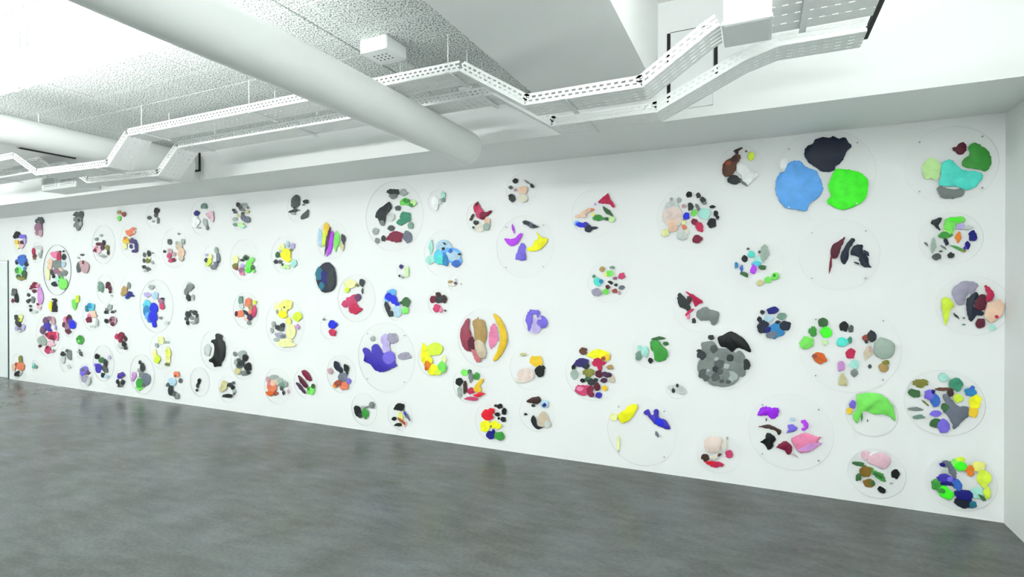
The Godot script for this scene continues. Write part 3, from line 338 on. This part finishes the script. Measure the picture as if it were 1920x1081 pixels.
func lay(o: Node3D, from: Vector3, to: Vector3):
	# turn a lathed part (axis y) so that it runs from one point to another
	var y := (to - from).normalized()
	var x := y.cross(Vector3.UP if absf(y.y) < 0.9 else Vector3.RIGHT).normalized()
	o.transform = Transform3D(Basis(x, y, x.cross(y)), from)
	return o

func mat(c: Color, rough := 0.6, metal := 0.0, spec := 0.5) -> StandardMaterial3D:
	var m := StandardMaterial3D.new()
	m.albedo_color = c
	m.roughness = rough
	m.metallic = metal
	m.metallic_specular = spec
	return m

func noise(kind: int, freq: float, octaves: int, sd: int) -> FastNoiseLite:
	var n := FastNoiseLite.new()
	n.noise_type = kind
	n.frequency = freq
	n.fractal_octaves = octaves
	n.seed = sd
	return n

func ramp(img: Image, stops: Array) -> Image:
	# grey noise through a list of [level, colour]
	var w := img.get_width()
	var hgt := img.get_height()
	var table := []
	for i in 256:
		var f := i / 255.0
		var c: Color = stops[0][1]
		for k in stops.size() - 1:
			if f >= stops[k][0]:
				c = (stops[k][1] as Color).lerp(stops[k + 1][1], clampf((f - stops[k][0]) / (stops[k + 1][0] - stops[k][0]), 0, 1))
		table.append(c)
	var o := Image.create(w, hgt, false, Image.FORMAT_RGB8)
	for y in hgt:
		for x in w:
			o.set_pixel(x, y, table[int(img.get_pixel(x, y).r * 255.0)])
	return o

func triplanar(m: StandardMaterial3D, scale: float) -> StandardMaterial3D:
	m.uv1_triplanar = true
	m.uv1_world_triplanar = true
	m.uv1_scale = Vector3.ONE * scale
	return m

# ---------------------------------------------------------------- camera, air, exposure
func make_view():
	var cam := Camera3D.new()
	cam.name = "camera"
	cam.fov = 2.0 * rad_to_deg(atan(540.5 / 994.0))
	cam.position = EYE
	cam.rotation = Vector3(-atan(5.5 / 994.0), deg_to_rad(24.8), 0)
	cam.near = 0.05
	add_child(cam)
	cam.current = true
	var env := Environment.new()
	env.background_mode = Environment.BG_COLOR
	env.background_color = Color(0.75, 0.8, 0.8)
	env.tonemap_mode = Environment.TONE_MAPPER_LINEAR
	env.tonemap_exposure = 2.0
	env.sdfgi_enabled = true
	env.ssao_enabled = true
	env.ssil_enabled = true
	var we := WorldEnvironment.new()
	we.name = "environment"
	we.environment = env
	add_child(we)

# ---------------------------------------------------------------- materials
func make_materials():
	# wall paint with a faint roller stipple
	var n := noise(FastNoiseLite.TYPE_SIMPLEX, 0.05, 4, 3)
	var stip := n.get_seamless_image(256, 256)
	stip.bump_map_to_normal_map(0.6)
	var wallm := mat(WHITE, 0.75, 0.0, 0.3)
	wallm.normal_enabled = true
	wallm.normal_texture = ImageTexture.create_from_image(stip)
	wallm.normal_scale = 0.15
	M.wall = triplanar(wallm, 3.0)
	M.plaster = mat(Color(0.962, 0.972, 0.966), 0.8, 0.0, 0.3)

	# polished concrete: clouds, trowel streaks
	var big := noise(FastNoiseLite.TYPE_SIMPLEX_SMOOTH, 0.006, 5, 11)
	var streak := noise(FastNoiseLite.TYPE_SIMPLEX, 0.012, 4, 12)
	var fine := noise(FastNoiseLite.TYPE_SIMPLEX, 0.09, 3, 13)
	var size := 1024
	var ibig := big.get_seamless_image(size, size)
	var istr := streak.get_seamless_image(size, size)
	var ifin := fine.get_seamless_image(size, size)
	var img := Image.create(size, size, false, Image.FORMAT_RGB8)
	for y in size:
		for x in size:
			var a := ibig.get_pixel(x, y).r - 0.5
			var b := istr.get_pixel(x, (y * 3) % size).r - 0.5
			var c := ifin.get_pixel(x, (y * 2) % size).r - 0.5
			var v := 0.388 + a * 0.06 + b * 0.045 + c * 0.045
			img.set_pixel(x, y, Color(v * 0.965, v * 1.01, v * (1.0 + a * 0.05)))
	var fm := mat(Color.WHITE, 0.24, 0.0, 0.22)
	fm.albedo_texture = ImageTexture.create_from_image(img)
	M.floor = triplanar(fm, 0.21)

	# wood-wool board: pale strands, dark pores
	var wool := noise(FastNoiseLite.TYPE_SIMPLEX, 0.05, 3, 21)
	var wimg := wool.get_seamless_image(1024, 1024)
	var wm := mat(Color.WHITE, 0.95, 0.0, 0.2)
	wm.albedo_texture = ImageTexture.create_from_image(ramp(wimg, [[0.0, Color8(84, 92, 88)], [0.22, Color8(110, 120, 115)], [0.36, Color8(218, 226, 222)], [0.55, Color8(242, 246, 244)], [1.0, Color8(250, 252, 251)]]))
	var wn: Image = wimg.duplicate()
	wn.bump_map_to_normal_map(4.0)
	wm.normal_enabled = true
	wm.normal_texture = ImageTexture.create_from_image(wn)
	wm.normal_scale = 0.8
	M.wool = triplanar(wm, 1.15)

	M.pipe = mat(Color(0.93, 0.945, 0.935), 0.4, 0.0, 0.5)
	M.tray = mat(Color(0.95, 0.96, 0.955), 0.45, 0.0, 0.5)
	M.metal_white = mat(Color(0.92, 0.935, 0.93), 0.45, 0.0, 0.5)
	M.grille = mat(Color(0.66, 0.70, 0.69), 0.6)
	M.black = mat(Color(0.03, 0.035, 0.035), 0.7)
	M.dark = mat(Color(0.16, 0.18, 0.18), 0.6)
	M.steel = mat(Color(0.62, 0.65, 0.64), 0.35, 0.8)
	M.door = mat(Color(0.90, 0.925, 0.92), 0.5)
	M.door_edge = mat(Color(0.16, 0.30, 0.27), 0.4)
	var glow := mat(Color(0.98, 0.99, 0.98), 0.5)
	glow.emission_enabled = true
	glow.emission = LAMP_TINT
	glow.emission_energy_multiplier = 0.9
	M.glow = glow

	# clear plastic of the palettes and its cut edge
	for k in 6:
		var cp := mat(Color(0.80, 0.87, 0.84, 0.006 + k * 0.006), 0.3, 0.0, 0.3)
		cp.transparency = BaseMaterial3D.TRANSPARENCY_ALPHA
		M["clear%d" % k] = cp
		var re := mat(Color(0.42, 0.50, 0.47, [0.006, 0.03, 0.09, 0.20, 0.36, 0.75][k]), 0.15, 0.0, 0.5)
		re.transparency = BaseMaterial3D.TRANSPARENCY_ALPHA
		M["rim%d" % k] = re
	# paint: thick, slightly glossy, brushed
	var pn := noise(FastNoiseLite.TYPE_SIMPLEX, 0.02, 4, 31)
	var pimg := pn.get_seamless_image(512, 512)
	pimg.bump_map_to_normal_map(3.0)
	var ptex := ImageTexture.create_from_image(pimg)
	var gimg := noise(FastNoiseLite.TYPE_SIMPLEX, 0.012, 5, 32).get_seamless_image(512, 512)
	var gtex := ImageTexture.create_from_image(ramp(gimg, [[0.0, Color(0.90, 0.90, 0.90)], [0.45, Color(0.97, 0.97, 0.97)], [0.7, Color.WHITE], [1.0, Color.WHITE]]))
	for i in PAINTS.size():
		var pm := mat(PAINTS[i][1], 0.5, 0.0, 0.35)
		pm.albedo_texture = gtex
		pm.normal_enabled = true
		pm.normal_texture = ptex
		pm.normal_scale = 0.2
		M["paint%d" % i] = triplanar(pm, 1.6)

# ---------------------------------------------------------------- the room
func make_room():
	var top := 3.75
	# floor and walls
	slab("floor", Vector3(-14.2, -0.2, -0.2), Vector3(1.72, 0, 10.2), M.floor, "grey polished concrete floor")
	slab("wall_back", Vector3(-11.63, 0, -0.18), Vector3(1.514, top, 0), M.wall, "long white gallery wall hung with discs")
	slab("wall_back_end", Vector3(-14.2, 0, -0.18), Vector3(-12.62, top, 0), M.wall)
	slab("wall_back_above_door", Vector3(-12.62, 2.03, -0.18), Vector3(-11.63, top, 0), M.wall)
	slab("wall_right", Vector3(1.514, 0, -0.18), Vector3(1.72, top, 10.2), M.wall, "white wall of the right-hand corner")
	slab("wall_left", Vector3(-14.2, 0, 0), Vector3(-14.0, top, 10.2), M.wall)
	slab("wall_front", Vector3(-14.0, 0, 10.0), Vector3(1.514, top, 10.2), M.wall)

	# the door at the far end of the wall
	var d = slab("door_1", Vector3(-12.61, 0.005, -0.09), Vector3(-11.665, 2.0, -0.05), M.door, "white door at the far end of the wall")
	part("door_jamb", box(Vector3(0.03, 2.03, 0.14), 0.003), M.door_edge, d, Vector3(-11.645, 1.015, -0.06) - d.position)
	part("door_jamb", box(Vector3(0.03, 2.03, 0.14), 0.003), M.door_edge, d, Vector3(-12.635, 1.015, -0.06) - d.position)
	part("door_sill", box(Vector3(0.95, 0.005, 0.12)), M.steel, d, Vector3(-12.14, 0.0025, -0.08) - d.position)

	# ceilings: wood-wool boards on the left, higher smooth ceiling on the right, beam along the wall, two boxed bulkheads
	var ceil = slab("ceiling", Vector3(-14.0, 3.095, 0.766), Vector3(-1.456, top, 10.0), M.plaster, "ceiling lined with pale wood-wool boards")
	var bw := 1.21
	var bd := 0.6
	var board := box(Vector3(bw - 0.006, 0.03, bd - 0.006), 0.004)
	var x0 := -2.27 + bw * 0.5
	for r in 6:
		var dc := 1.467 + 0.6 * (r - 2) + 0.3          # distance of the row from the camera plane
		var z := EYE.z - dc
		for i in 11:
			var x := x0 - bw * i
			if x + bw * 0.5 > -1.45:
				continue
			if x - bw * 0.5 < -14.0 or (x > -8.5 and x < -6.0 and false):
				continue
			part("ceiling_board", board, M.wool, ceil, Vector3(x, 3.083, z) - ceil.position)
		part("ceiling_board", box(Vector3(0.80, 0.03, bd - 0.006), 0.004), M.wool, ceil, Vector3(-1.862, 3.083, z) - ceil.position)
	part("ceiling_board", box(Vector3(12.5, 0.03, 0.18), 0.004), M.wool, ceil, Vector3(-7.75, 3.083, 0.87) - ceil.position)
	part("ceiling_board", box(Vector3(12.5, 0.03, 5.4), 0.004), M.wool, ceil, Vector3(-7.75, 3.083, 7.28) - ceil.position)
	slab("ceiling_high", Vector3(-0.643, 3.60, 0.766), Vector3(1.514, top, 10.0), M.plaster, "high smooth white ceiling by the corner")
	slab("trim_1", Vector3(-14.0, 2.76, 0.0), Vector3(1.514, top, 0.766), M.plaster, "deep white beam running above the long wall")
	slab("trim_2", Vector3(-1.456, 2.97, 0.766), Vector3(-0.643, top, 10.0), M.plaster, "smooth pale plaster bulkhead crossing the ceiling")
	slab("trim_3", Vector3(-7.9, 2.97, 0.766), Vector3(-6.3, 3.07, 2.6), M.plaster, "pale plaster bulkhead near the far end")

# ---------------------------------------------------------------- services under the ceiling
func luminaire(x: float, z: float, L: float, down: float, up: float, side: float, label: String):
	# an opal box that glows on every side, hung on wires
	var t = thing("ceiling_light", label, "light", Vector3(x, 2.68, z), "linear ceiling lights")
	part("diffuser", box(Vector3(L - 0.04, 0.07, 0.20), 0.012), M.glow, t, Vector3(0, 0.035, 0))
	part("housing", box(Vector3(L - 0.03, 0.03, 0.06), 0.006), M.metal_white, t, Vector3(0, 0.086, 0))
	for s in [-1.0, 1.0]:
		part("end_cap", box(Vector3(0.02, 0.10, 0.22), 0.006), M.glow, t, Vector3(s * (L * 0.5 - 0.01), 0.05, 0))
		var ceil := 3.068 if x < -1.4 else 3.60
		part("suspension_wire", rod(ceil - 2.78, 0.003, 6), M.steel, t, Vector3(s * L * 0.36, 0.10, 0))
		part("suspension_wire", rod(ceil - 2.78, 0.003, 6), M.steel, t, Vector3(s * L * 0.36 + 0.07, 0.10, 0))
	var faces := [["light_down", Vector2(L - 0.06, 0.19), Vector3(-PI / 2, 0, 0), Vector3(0, -0.004, 0), down],
		["light_up", Vector2(L - 0.06, 0.19), Vector3(PI / 2, 0, 0), Vector3(0, 0.106, 0), up],
		["light_front", Vector2(L - 0.06, 0.06), Vector3(0, PI, 0), Vector3(0, 0.035, 0.104), side],
		["light_back", Vector2(L - 0.06, 0.06), Vector3(0, 0, 0), Vector3(0, 0.035, -0.104), side],
		["light_end", Vector2(0.19, 0.08), Vector3(0, PI / 2, 0), Vector3(-L * 0.5 - 0.004, 0.05, 0), side * 0.5],
		["light_end", Vector2(0.19, 0.08), Vector3(0, -PI / 2, 0), Vector3(L * 0.5 + 0.004, 0.05, 0), side * 0.5]]
	for f in faces:
		var a := AreaLight3D.new()
		a.name = f[0]
		a.area_size = f[1]
		a.light_color = LAMP_TINT
		a.light_energy = f[4] * L / 1.5
		a.area_range = 30.0
		a.area_attenuation = 2.0
		a.shadow_enabled = true
		t.add_child(a, true)
		a.rotation = f[2]
		a.position = f[3]

func tray_run(called: String, label: String, pts: Array, z: float, w: float, rods: Array):
	# a perforated cable tray that follows pts (x, y of the tray's floor) at distance z from the wall
	var t = thing(called, label, "cable tray", Vector3(pts[0].x, pts[0].y, z), "cable trays")
	var o := Vector3(pts[0].x, pts[0].y, 0)
	var hgt := 0.06
	var rails := [begin(), begin()]
	var base := begin()
	for i in pts.size() - 1:
		var a := Vector3(pts[i].x, pts[i].y, 0) - o
		var b := Vector3(pts[i + 1].x, pts[i + 1].y, 0) - o
		var dir := (b - a).normalized()
		var len := (b - a).length()
		var up := Vector3(-dir.y, dir.x, 0)
		var bs := Basis(dir, up, Vector3(0, 0, 1))
		for s in 2:
			var zz := (w * 0.5 - 0.001) * (1 - 2 * s)
			var mid := (a + b) * 0.5 + Vector3(0, 0, zz)
			for q in [[0.008, 0.016], [0.030, 0.010], [0.053, 0.014]]:
				box_in(rails[s], Transform3D(bs, mid + up * q[0]), Vector3(len, q[1], 0.002))
			box_in(rails[s], Transform3D(bs, mid + up * hgt - Vector3(0, 0, 0.005 * (1 - 2 * s))), Vector3(len, 0.002, 0.012))
			var n := int(len / 0.036)
			for k in n:
				var f := (k + 0.5) / n
				var p := a.lerp(b, f) + Vector3(0, 0, zz)
				box_in(rails[s], Transform3D(bs, p + up * 0.0205), Vector3(0.016, 0.009, 0.002))
				p = a.lerp(b, fposmod(f + 0.5 / n, 1.0)) + Vector3(0, 0, zz)
				box_in(rails[s], Transform3D(bs, p + up * 0.0405), Vector3(0.016, 0.011, 0.002))
		for k in 5:
			var zz := -w * 0.5 + w * (k + 0.5) / 5.0
			box_in(base, Transform3D(bs, (a + b) * 0.5 + Vector3(0, 0, zz)), Vector3(len, 0.002, w / 5.0 - 0.008))
		var m := int(len / 0.05)
		for k in m:
			box_in(base, Transform3D(bs, a.lerp(b, (k + 0.5) / m)), Vector3(0.030, 0.0012, w - 0.004))
	part("side_rail", done(rails[0]), M.tray, t)
	part("side_rail", done(rails[1]), M.tray, t)
	part("tray_floor", done(base), M.tray, t)
	for r in rods:
		for s in ([-1.0, 1.0] if r[2] - r[1] < 0.3 else []):
			var ro = part("hanger_rod", rod(r[2] - r[1] + 0.012, 0.003, 8), M.metal_white, t, Vector3(r[0], r[1] - 0.012, 0) - o + Vector3(0, 0, s * (w * 0.5 + 0.012)))
			part("nut", lathe([Vector2(0, 0), Vector2(0.009, 0), Vector2(0.009, 0.008), Vector2(0, 0.008)], 6), M.metal_white, ro, Vector3(0, -0.002, 0))
		part("cross_bracket", box(Vector3(0.03, 0.006, w + 0.06), 0.001), M.metal_white, t, Vector3(r[0], r[1] - 0.008, 0) - o)
	return t

func make_services():
	# round ventilation ducts at right angles to the wall
	var t = thing("ventilation_pipe", "thick white round ventilation pipe crossing overhead, ending above the discs", "pipe", Vector3(-2.12, 2.704, 0.879), "ventilation pipes")
	var L := 7.0
	var body = part("pipe_body", lathe([Vector2(0.13, 0.03), Vector2(0.13, L)], 56), M.pipe, t)
	lay(body, Vector3.ZERO, Vector3(0, 0, 1))
	var cap = part("end_cap", lathe([Vector2(0, 0.0), Vector2(0.09, 0.0), Vector2(0.115, 0.004), Vector2(0.128, 0.018), Vector2(0.132, 0.03), Vector2(0.132, 0.075), Vector2(0.130, 0.077)], 56), M.pipe, t)
	lay(cap, Vector3.ZERO, Vector3(0, 0, 1))
	for z in [0.9, 2.4, 3.9]:
		part("hanger_rod", rod(0.238, 0.004, 8), M.metal_white, t, Vector3(0, 0.127, z))
	var t2 = thing("ventilation_pipe", "thinner white round pipe at the far left, passing over the lowered trays", "pipe", Vector3(-5.59, 2.875, 0.90), "ventilation pipes")
	var b2 = part("pipe_body", lathe([Vector2(0.118, 0.6), Vector2(0.118, 7.0)], 44), M.pipe, t2)
	lay(b2, Vector3.ZERO, Vector3(0, 0, 1))
	var b3 = part("duct_collar", lathe([Vector2(0, 0), Vector2(0.14, 0), Vector2(0.165, 0.015), Vector2(0.17, 0.04), Vector2(0.17, 0.50), Vector2(0.16, 0.54), Vector2(0.118, 0.64)], 44), M.pipe, t2)
	lay(b3, Vector3.ZERO, Vector3(0, 0, 1))
	part("hanger_rod", rod(0.08, 0.004, 8), M.metal_white, t2, Vector3(0, 0.116, 1.3))

	# cable trays: raised between the bulkheads, dropping to pass under them
	var hi := 2.845
	var lo := 2.587
	var path := [Vector2(-9.5, hi), Vector2(-6.62, hi), Vector2(-6.2, lo + 0.055), Vector2(-5.04, lo + 0.03), Vector2(-4.76, hi), Vector2(-1.57, hi), Vector2(-1.16, lo), Vector2(-0.52, lo)]
	var ra := [[-8.0, hi, 3.068], [-5.2, lo + 0.034, 3.068], [-4.55, hi, 3.068], [-3.3, hi, 3.068], [-1.64, hi, 3.068], [-0.93, lo, 2.97]]
	var p1: Array = path.duplicate()
	p1.append_array([Vector2(-0.20, 2.80), Vector2(-0.16, 2.82)])
	tray_run("cable_tray", "white perforated cable tray farther from the wall, stepping down beside the pipe", p1, EYE.z - 2.77, 0.20, ra)
	var p2: Array = path.duplicate()
	p2.append_array([Vector2(-0.06, 2.80), Vector2(0.10, hi), Vector2(0.487, hi)])
	tray_run("cable_tray", "white perforated cable tray nearer the wall, running past the black bar", p2, EYE.z - 3.19, 0.20, ra)
	tray_run("cable_tray", "short wide perforated cable tray beside the white upright duct", [Vector2(0.06, 2.86), Vector2(0.487, 2.86)], EYE.z - 2.73, 0.46, [[0.2, 2.86, 3.60]])

	# dark bar at the trays' end, dark conduit at the far left
	var bar = part("support_bar", box(Vector3(0.022, 0.03, 1.0), 0.003), M.black, self, Vector3(0.505, 2.885, EYE.z - 2.76))
	tag(bar, "thin black steel bar across the end of the cable trays", "bar")
	var con = part("conduit", lathe([Vector2(0, 0), Vector2(0.032, 0), Vector2(0.032, 0.45), Vector2(0, 0.45)], 16), M.dark, self)
	lay(con, Vector3(-6.22, 2.90, EYE.z - 3.0), Vector3(-6.22, 2.90, EYE.z - 1.0))
	tag(con, "dark conduit stub poking out above the far left tray", "conduit")

	# white upright duct where the far tray ends
	var ud = thing("upright_duct", "bright white upright square duct where the far tray ends", "duct", Vector3(-0.045, 2.80, EYE.z - 2.77))
	part("duct_body", box(Vector3(0.20, 0.80, 0.24), 0.006), M.metal_white, ud, Vector3(0, 0.40, 0))
	part("flange", box(Vector3(0.215, 0.02, 0.255), 0.004), M.metal_white, ud, Vector3(0, 0.012, 0))

	# access panels on the beam face with black strips painted in for their dark open gaps
	access_panel("square white access panel with black strips for shaded gaps on the beam, far left", Vector3(-6.14, 2.875, 0), Vector3(-5.58, 3.06, 0), 1, 1)
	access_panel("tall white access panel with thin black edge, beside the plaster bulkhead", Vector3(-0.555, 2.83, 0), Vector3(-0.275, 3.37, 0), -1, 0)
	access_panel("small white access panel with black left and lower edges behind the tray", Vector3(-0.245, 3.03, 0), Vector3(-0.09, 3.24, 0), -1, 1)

	# air conditioner on the beam
	var ac = thing("air_conditioner", "white box air conditioner with two square grilles, far left on the beam", "air conditioner", Vector3(-7.83, 2.79, 0.90))
	part("body", box(Vector3(0.78, 0.205, 0.266), 0.008), M.metal_white, ac, Vector3(0, 0.1025, 0))
	for s in [-1.0, 1.0]:
		var g = part("grille", box(Vector3(0.30, 0.15, 0.008), 0.002), M.metal_white, ac, Vector3(s * 0.19, 0.105, 0.136))
		for k in 6:
			part("slat", box(Vector3(0.24, 0.008, 0.004)), M.grille, g, Vector3(0, -0.055 + k * 0.022, 0.005))

	# ceiling sensor box
	var sb = thing("ceiling_speaker", "small white box with pinholes fixed under the wood-wool ceiling", "speaker", Vector3(-2.06, 2.985, EYE.z - 2.60))
	part("body", box(Vector3(0.20, 0.083, 0.20), 0.008), M.metal_white, sb, Vector3(0, 0.0415, 0))
	for i in 4:
		for j in 3:
			part("pinhole", rod(0.002, 0.006, 8), M.dark, sb, Vector3(-0.045 + i * 0.03, -0.001, -0.03 + j * 0.03))
	for q in [[-1.80, "small white junction box on the near tray, left of its pair"], [-1.63, "small white junction box on the near tray, right of its pair"]]:
		var jb = thing("junction_box", q[1], "junction box", Vector3(q[0], 2.847, EYE.z - 3.16), "junction boxes")
		part("body", box(Vector3(0.10, 0.10, 0.06), 0.006), M.metal_white, jb, Vector3(0, 0.05, 0))
		part("lid", box(Vector3(0.09, 0.09, 0.006), 0.002), M.metal_white, jb, Vector3(0, 0.05, 0.033))

func access_panel(label: String, a: Vector3, b: Vector3, side: int, lower: int):
	var z := 0.766
	var s := b - a
	var t = thing("access_panel", label, "access panel", Vector3((a.x + b.x) * 0.5, a.y, z), "access panels")
	part("panel", box(Vector3(s.x, s.y, 0.012), 0.002), M.metal_white, t, Vector3(0, s.y * 0.5, 0.006))
	part("gap_shade_strip", box(Vector3(0.024, s.y + 0.02, 0.010), 0.001), M.black, t, Vector3(side * (s.x * 0.5 + 0.012), s.y * 0.5 - 0.01, 0.005))  # black strip painted in for the shade of the open gap
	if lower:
		part("gap_shade_strip", box(Vector3(s.x, 0.018, 0.010), 0.001), M.black, t, Vector3(0, -0.009, 0.005))
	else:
		part("gap_shade_strip", box(Vector3(s.x, 0.005, 0.010), 0.001), M.dark, t, Vector3(0, s.y + 0.0025, 0.005))

# ---------------------------------------------------------------- the palettes
func blob_mesh(rough: float, seg: int, sd: int) -> ArrayMesh:
	# a dab of thick paint of radius 1 and height 1 with a wavering edge
	var r := RandomNumberGenerator.new()
	r.seed = sd
	var k := []
	for i in 4:
		k.append([r.randf_range(0, TAU), r.randf_range(0.4, 1.0)])
	var rim := []
	for i in seg:
		var a := TAU * i / seg
		var v := 1.0
		for j in 4:
			v += rough * k[j][1] * sin(a * (j + 2) + k[j][0]) * [0.5, 0.4, 0.35, 0.3][j]
		v += rough * r.randf_range(-0.55, 0.55)
		rim.append(Vector2(cos(a), sin(a)) * v)
	var st := begin()
	st.set_smooth_group(1)
	var lv := [[1.0, 0.0], [0.95, 0.7], [0.80, 1.0], [0.42, 0.97]]
	var bump := []
	for q in 4:
		var row := []
		for i in seg:
			row.append(0.0 if q == 0 else r.randf_range(-0.05, 0.05))
		bump.append(row)
	for q in 3:
		for i in seg:
			var j := (i + 1) % seg
			var v := []
			for c in [[q, i], [q, j], [q + 1, j], [q + 1, i]]:
				var p: Vector2 = rim[c[1]] * lv[c[0]][0]
				v.append(Vector3(p.x, p.y, lv[c[0]][1] + bump[c[0]][c[1]]))
			var out := Vector3(rim[i].x, rim[i].y, 0.5) if q == 0 else Vector3(0, 0, 1)
			quad(st, v[0], v[1], v[2], v[3], out)
	for i in seg:
		var j := (i + 1) % seg
		var p: Vector2 = rim[i] * 0.42
		var q2: Vector2 = rim[j] * 0.42
		tri(st, Vector3(p.x, p.y, 0.97 + bump[3][i]), Vector3(q2.x, q2.y, 0.97 + bump[3][j]), Vector3(0, 0, 0.99), Vector3(0, 0, 1))
	return done(st)

func outline_mesh(flat: Array, hgt: float, sd: int) -> ArrayMesh:
	# a dab of paint with a drawn outline (millimetres), rounded between its points
	var r := RandomNumberGenerator.new()
	r.seed = sd
	var p := PackedVector2Array()
	var n := flat.size() / 2
	var pts := []
	for i in n:
		pts.append(Vector2(flat[2 * i], flat[2 * i + 1]) * 0.001)
	var span_ := 0.0
	for i in n:
		for f in 4:
			var v: Vector2 = pts[i].cubic_interpolate(pts[(i + 1) % n], pts[(i + n - 1) % n], pts[(i + 2) % n], f / 4.0)
			span_ = maxf(span_, v.length())
			p.append(v)
	# waver the edge, less where the outline would cross itself
	var smooth_edge := p.duplicate()
	for wob in [0.0034, 0.0018, 0.0008, 0.0]:
		for i in p.size():
			p[i] = smooth_edge[i] + Vector2(r.randf_range(-wob, wob), r.randf_range(-wob, wob))
		if not Geometry2D.triangulate_polygon(p).is_empty():
			break
	var area := 0.0
	for i in p.size():
		area += p[i].cross(p[(i + 1) % p.size()])
	if area > 0.0:
		p.reverse()
	var m := p.size()
	var inner := PackedVector2Array()
	for i in m:
		var e := (p[(i + 1) % m] - p[(i + m - 1) % m]).normalized()
		inner.append(p[i] + Vector2(e.y, -e.x) * 0.002)
	var st := begin()
	st.set_smooth_group(1)
	var hts := []
	for i in m:
		hts.append(hgt * r.randf_range(0.94, 1.06))
	for i in m:
		var j := (i + 1) % m
		var e := p[j] - p[i]
		quad(st, Vector3(p[i].x, p[i].y, 0), Vector3(p[j].x, p[j].y, 0), Vector3(inner[j].x, inner[j].y, hts[j]), Vector3(inner[i].x, inner[i].y, hts[i]), Vector3(-e.y, e.x, e.length()))
	var idx := Geometry2D.triangulate_polygon(inner)
	if idx.is_empty():
		idx = Geometry2D.triangulate_polygon(p)
	if idx.is_empty():
		print("outline crosses itself: ", sd)
	for i in idx.size() / 3:
		var v := []
		for c in 3:
			var q := idx[3 * i + c]
			v.append(Vector3(inner[q].x, inner[q].y, hts[q]))
		tri(st, v[0], v[1], v[2], Vector3(0, 0, 1))
	return done(st)

func disc_mesh(r: float, thick: float, seg: int) -> ArrayMesh:
	var st := begin()
	for i in seg:
		var a := Vector3(cos(TAU * i / seg), sin(TAU * i / seg), 0) * r
		var b := Vector3(cos(TAU * (i + 1) / seg), sin(TAU * (i + 1) / seg), 0) * r
		tri(st, a + Vector3(0, 0, thick), b + Vector3(0, 0, thick), Vector3(0, 0, thick), Vector3(0, 0, 1))
	return done(st)

func rim_mesh(r: float, thick: float, seg: int) -> ArrayMesh:
	var st := begin()
	st.set_smooth_group(1)
	var w := 0.003
	for i in seg:
		var a := Vector3(cos(TAU * i / seg), sin(TAU * i / seg), 0)
		var b := Vector3(cos(TAU * (i + 1) / seg), sin(TAU * (i + 1) / seg), 0)
		var z := Vector3(0, 0, thick)
		quad(st, a * r, b * r, b * r + z, a * r + z, a)
		quad(st, a * r + z, b * r + z, b * (r - w) + z, a * (r - w) + z, Vector3(0, 0, 1))
	return done(st)

func make_palettes():
	rng.seed = 77
	var soft := []
	var ragged := []
	var smooth := []
	for k in 8:
		smooth.append(blob_mesh(0.05, 40, 300 + k))
		soft.append(blob_mesh(0.15, 22, 100 + k))
		ragged.append(blob_mesh(0.24, 30, 200 + k))
	var pin := lathe([Vector2(0, 0), Vector2(0.003, 0), Vector2(0.003, 0.012), Vector2(0.006, 0.012), Vector2(0.006, 0.016), Vector2(0.0, 0.017)], 12)
	var n := 0
	for d in DISCS:
		var r: float = d[3]
		var t = thing("paint_palette", d[0], "paint palette", Vector3(d[1], d[2], 0.004), "clear round palettes on the long wall")
		var k := int(round(d[4] * 5.0))
		part("clear_disc", disc_mesh(r - 0.003, 0.010, 56), M["clear%d" % k], t)
		part("rim", rim_mesh(r, 0.010, 56), M["rim%d" % k], t)
		if d[5]:
			for q in 4:
				var a := PI / 4 + q * PI / 2
				var p = part("fixing_pin", pin, M.steel, t)
				lay(p, Vector3(cos(a), sin(a), 0) * r * 0.93, Vector3(cos(a) * r * 0.93, sin(a) * r * 0.93, 1))
		var i := 0
		for b in d[6]:
			var hgt: float = 0.0030 + 0.0012 * b[b.size() - 1]
			var o
			if b.size() == 3:
				o = part("paint_dab", outline_mesh(b[1], hgt, 1000 + n), M["paint%d" % b[0]], t, Vector3(0, 0, 0.0101))
			else:
				var la: float = b[3] * 0.001
				var lb: float = b[4] * 0.001
				var mesh: ArrayMesh = (smooth if (la > 0.085 and la < lb * 1.6) else ragged if la > 1.7 * lb else soft)[rng.randi() % 8]
				o = part("paint_dab", mesh, M["paint%d" % b[0]], t)
				var an := deg_to_rad(b[5])
				o.transform = Transform3D(Basis(Vector3(cos(an), sin(an), 0) * la, Vector3(-sin(an), cos(an), 0) * lb, Vector3(0, 0, hgt)), Vector3(b[1] * 0.001, b[2] * 0.001, 0.0101))
			o.set_meta("label", "dab of %s paint" % PAINTS[b[0]][0])
			i += 1
			n += 1

func _ready():
	make_view()
	make_materials()
	make_room()
	# three rows of linear lights; the near row shows at the upper left of the picture, the two unseen rear rows are added fill
	var row := [[-3.00, 1.3, "bright linear light hanging at upper left, in front of the pipe"], [-4.35, 1.2, "bright linear light at the left edge, next along its row"],
		[-7.2, 1.5, "third linear light of its row, counted from the pipe"], [-9.9, 1.5, "fourth linear light of its row, counted from the pipe"], [-12.2, 1.5, "fifth linear light of its row, counted from the pipe"], [0.32, 1.5, "linear light near the right-hand corner, above the frame"]]
	for q in row:
		luminaire(q[0], EYE.z - 1.43, q[1], 0.10, 0.4 if q[0] < -1.0 else 1.4, 0.7 if q[0] < -1.0 else 0.32, q[2])
	row.remove_at(1)
	row[0][0] = -3.3
	for q in row:
		luminaire(q[0], 5.9, q[1], 0.22, 5.6, 0.6, "added unseen rear fill row: " + q[2])  # unseen lamps added behind the camera to even out the wall light
	for q in row:
		luminaire(q[0], 8.3, q[1], 0.22, 5.6, 0.6, "added unseen last fill row: " + q[2])  # further unseen lamps, added to brighten beam underside and bulkheads
	make_services()
	make_palettes()
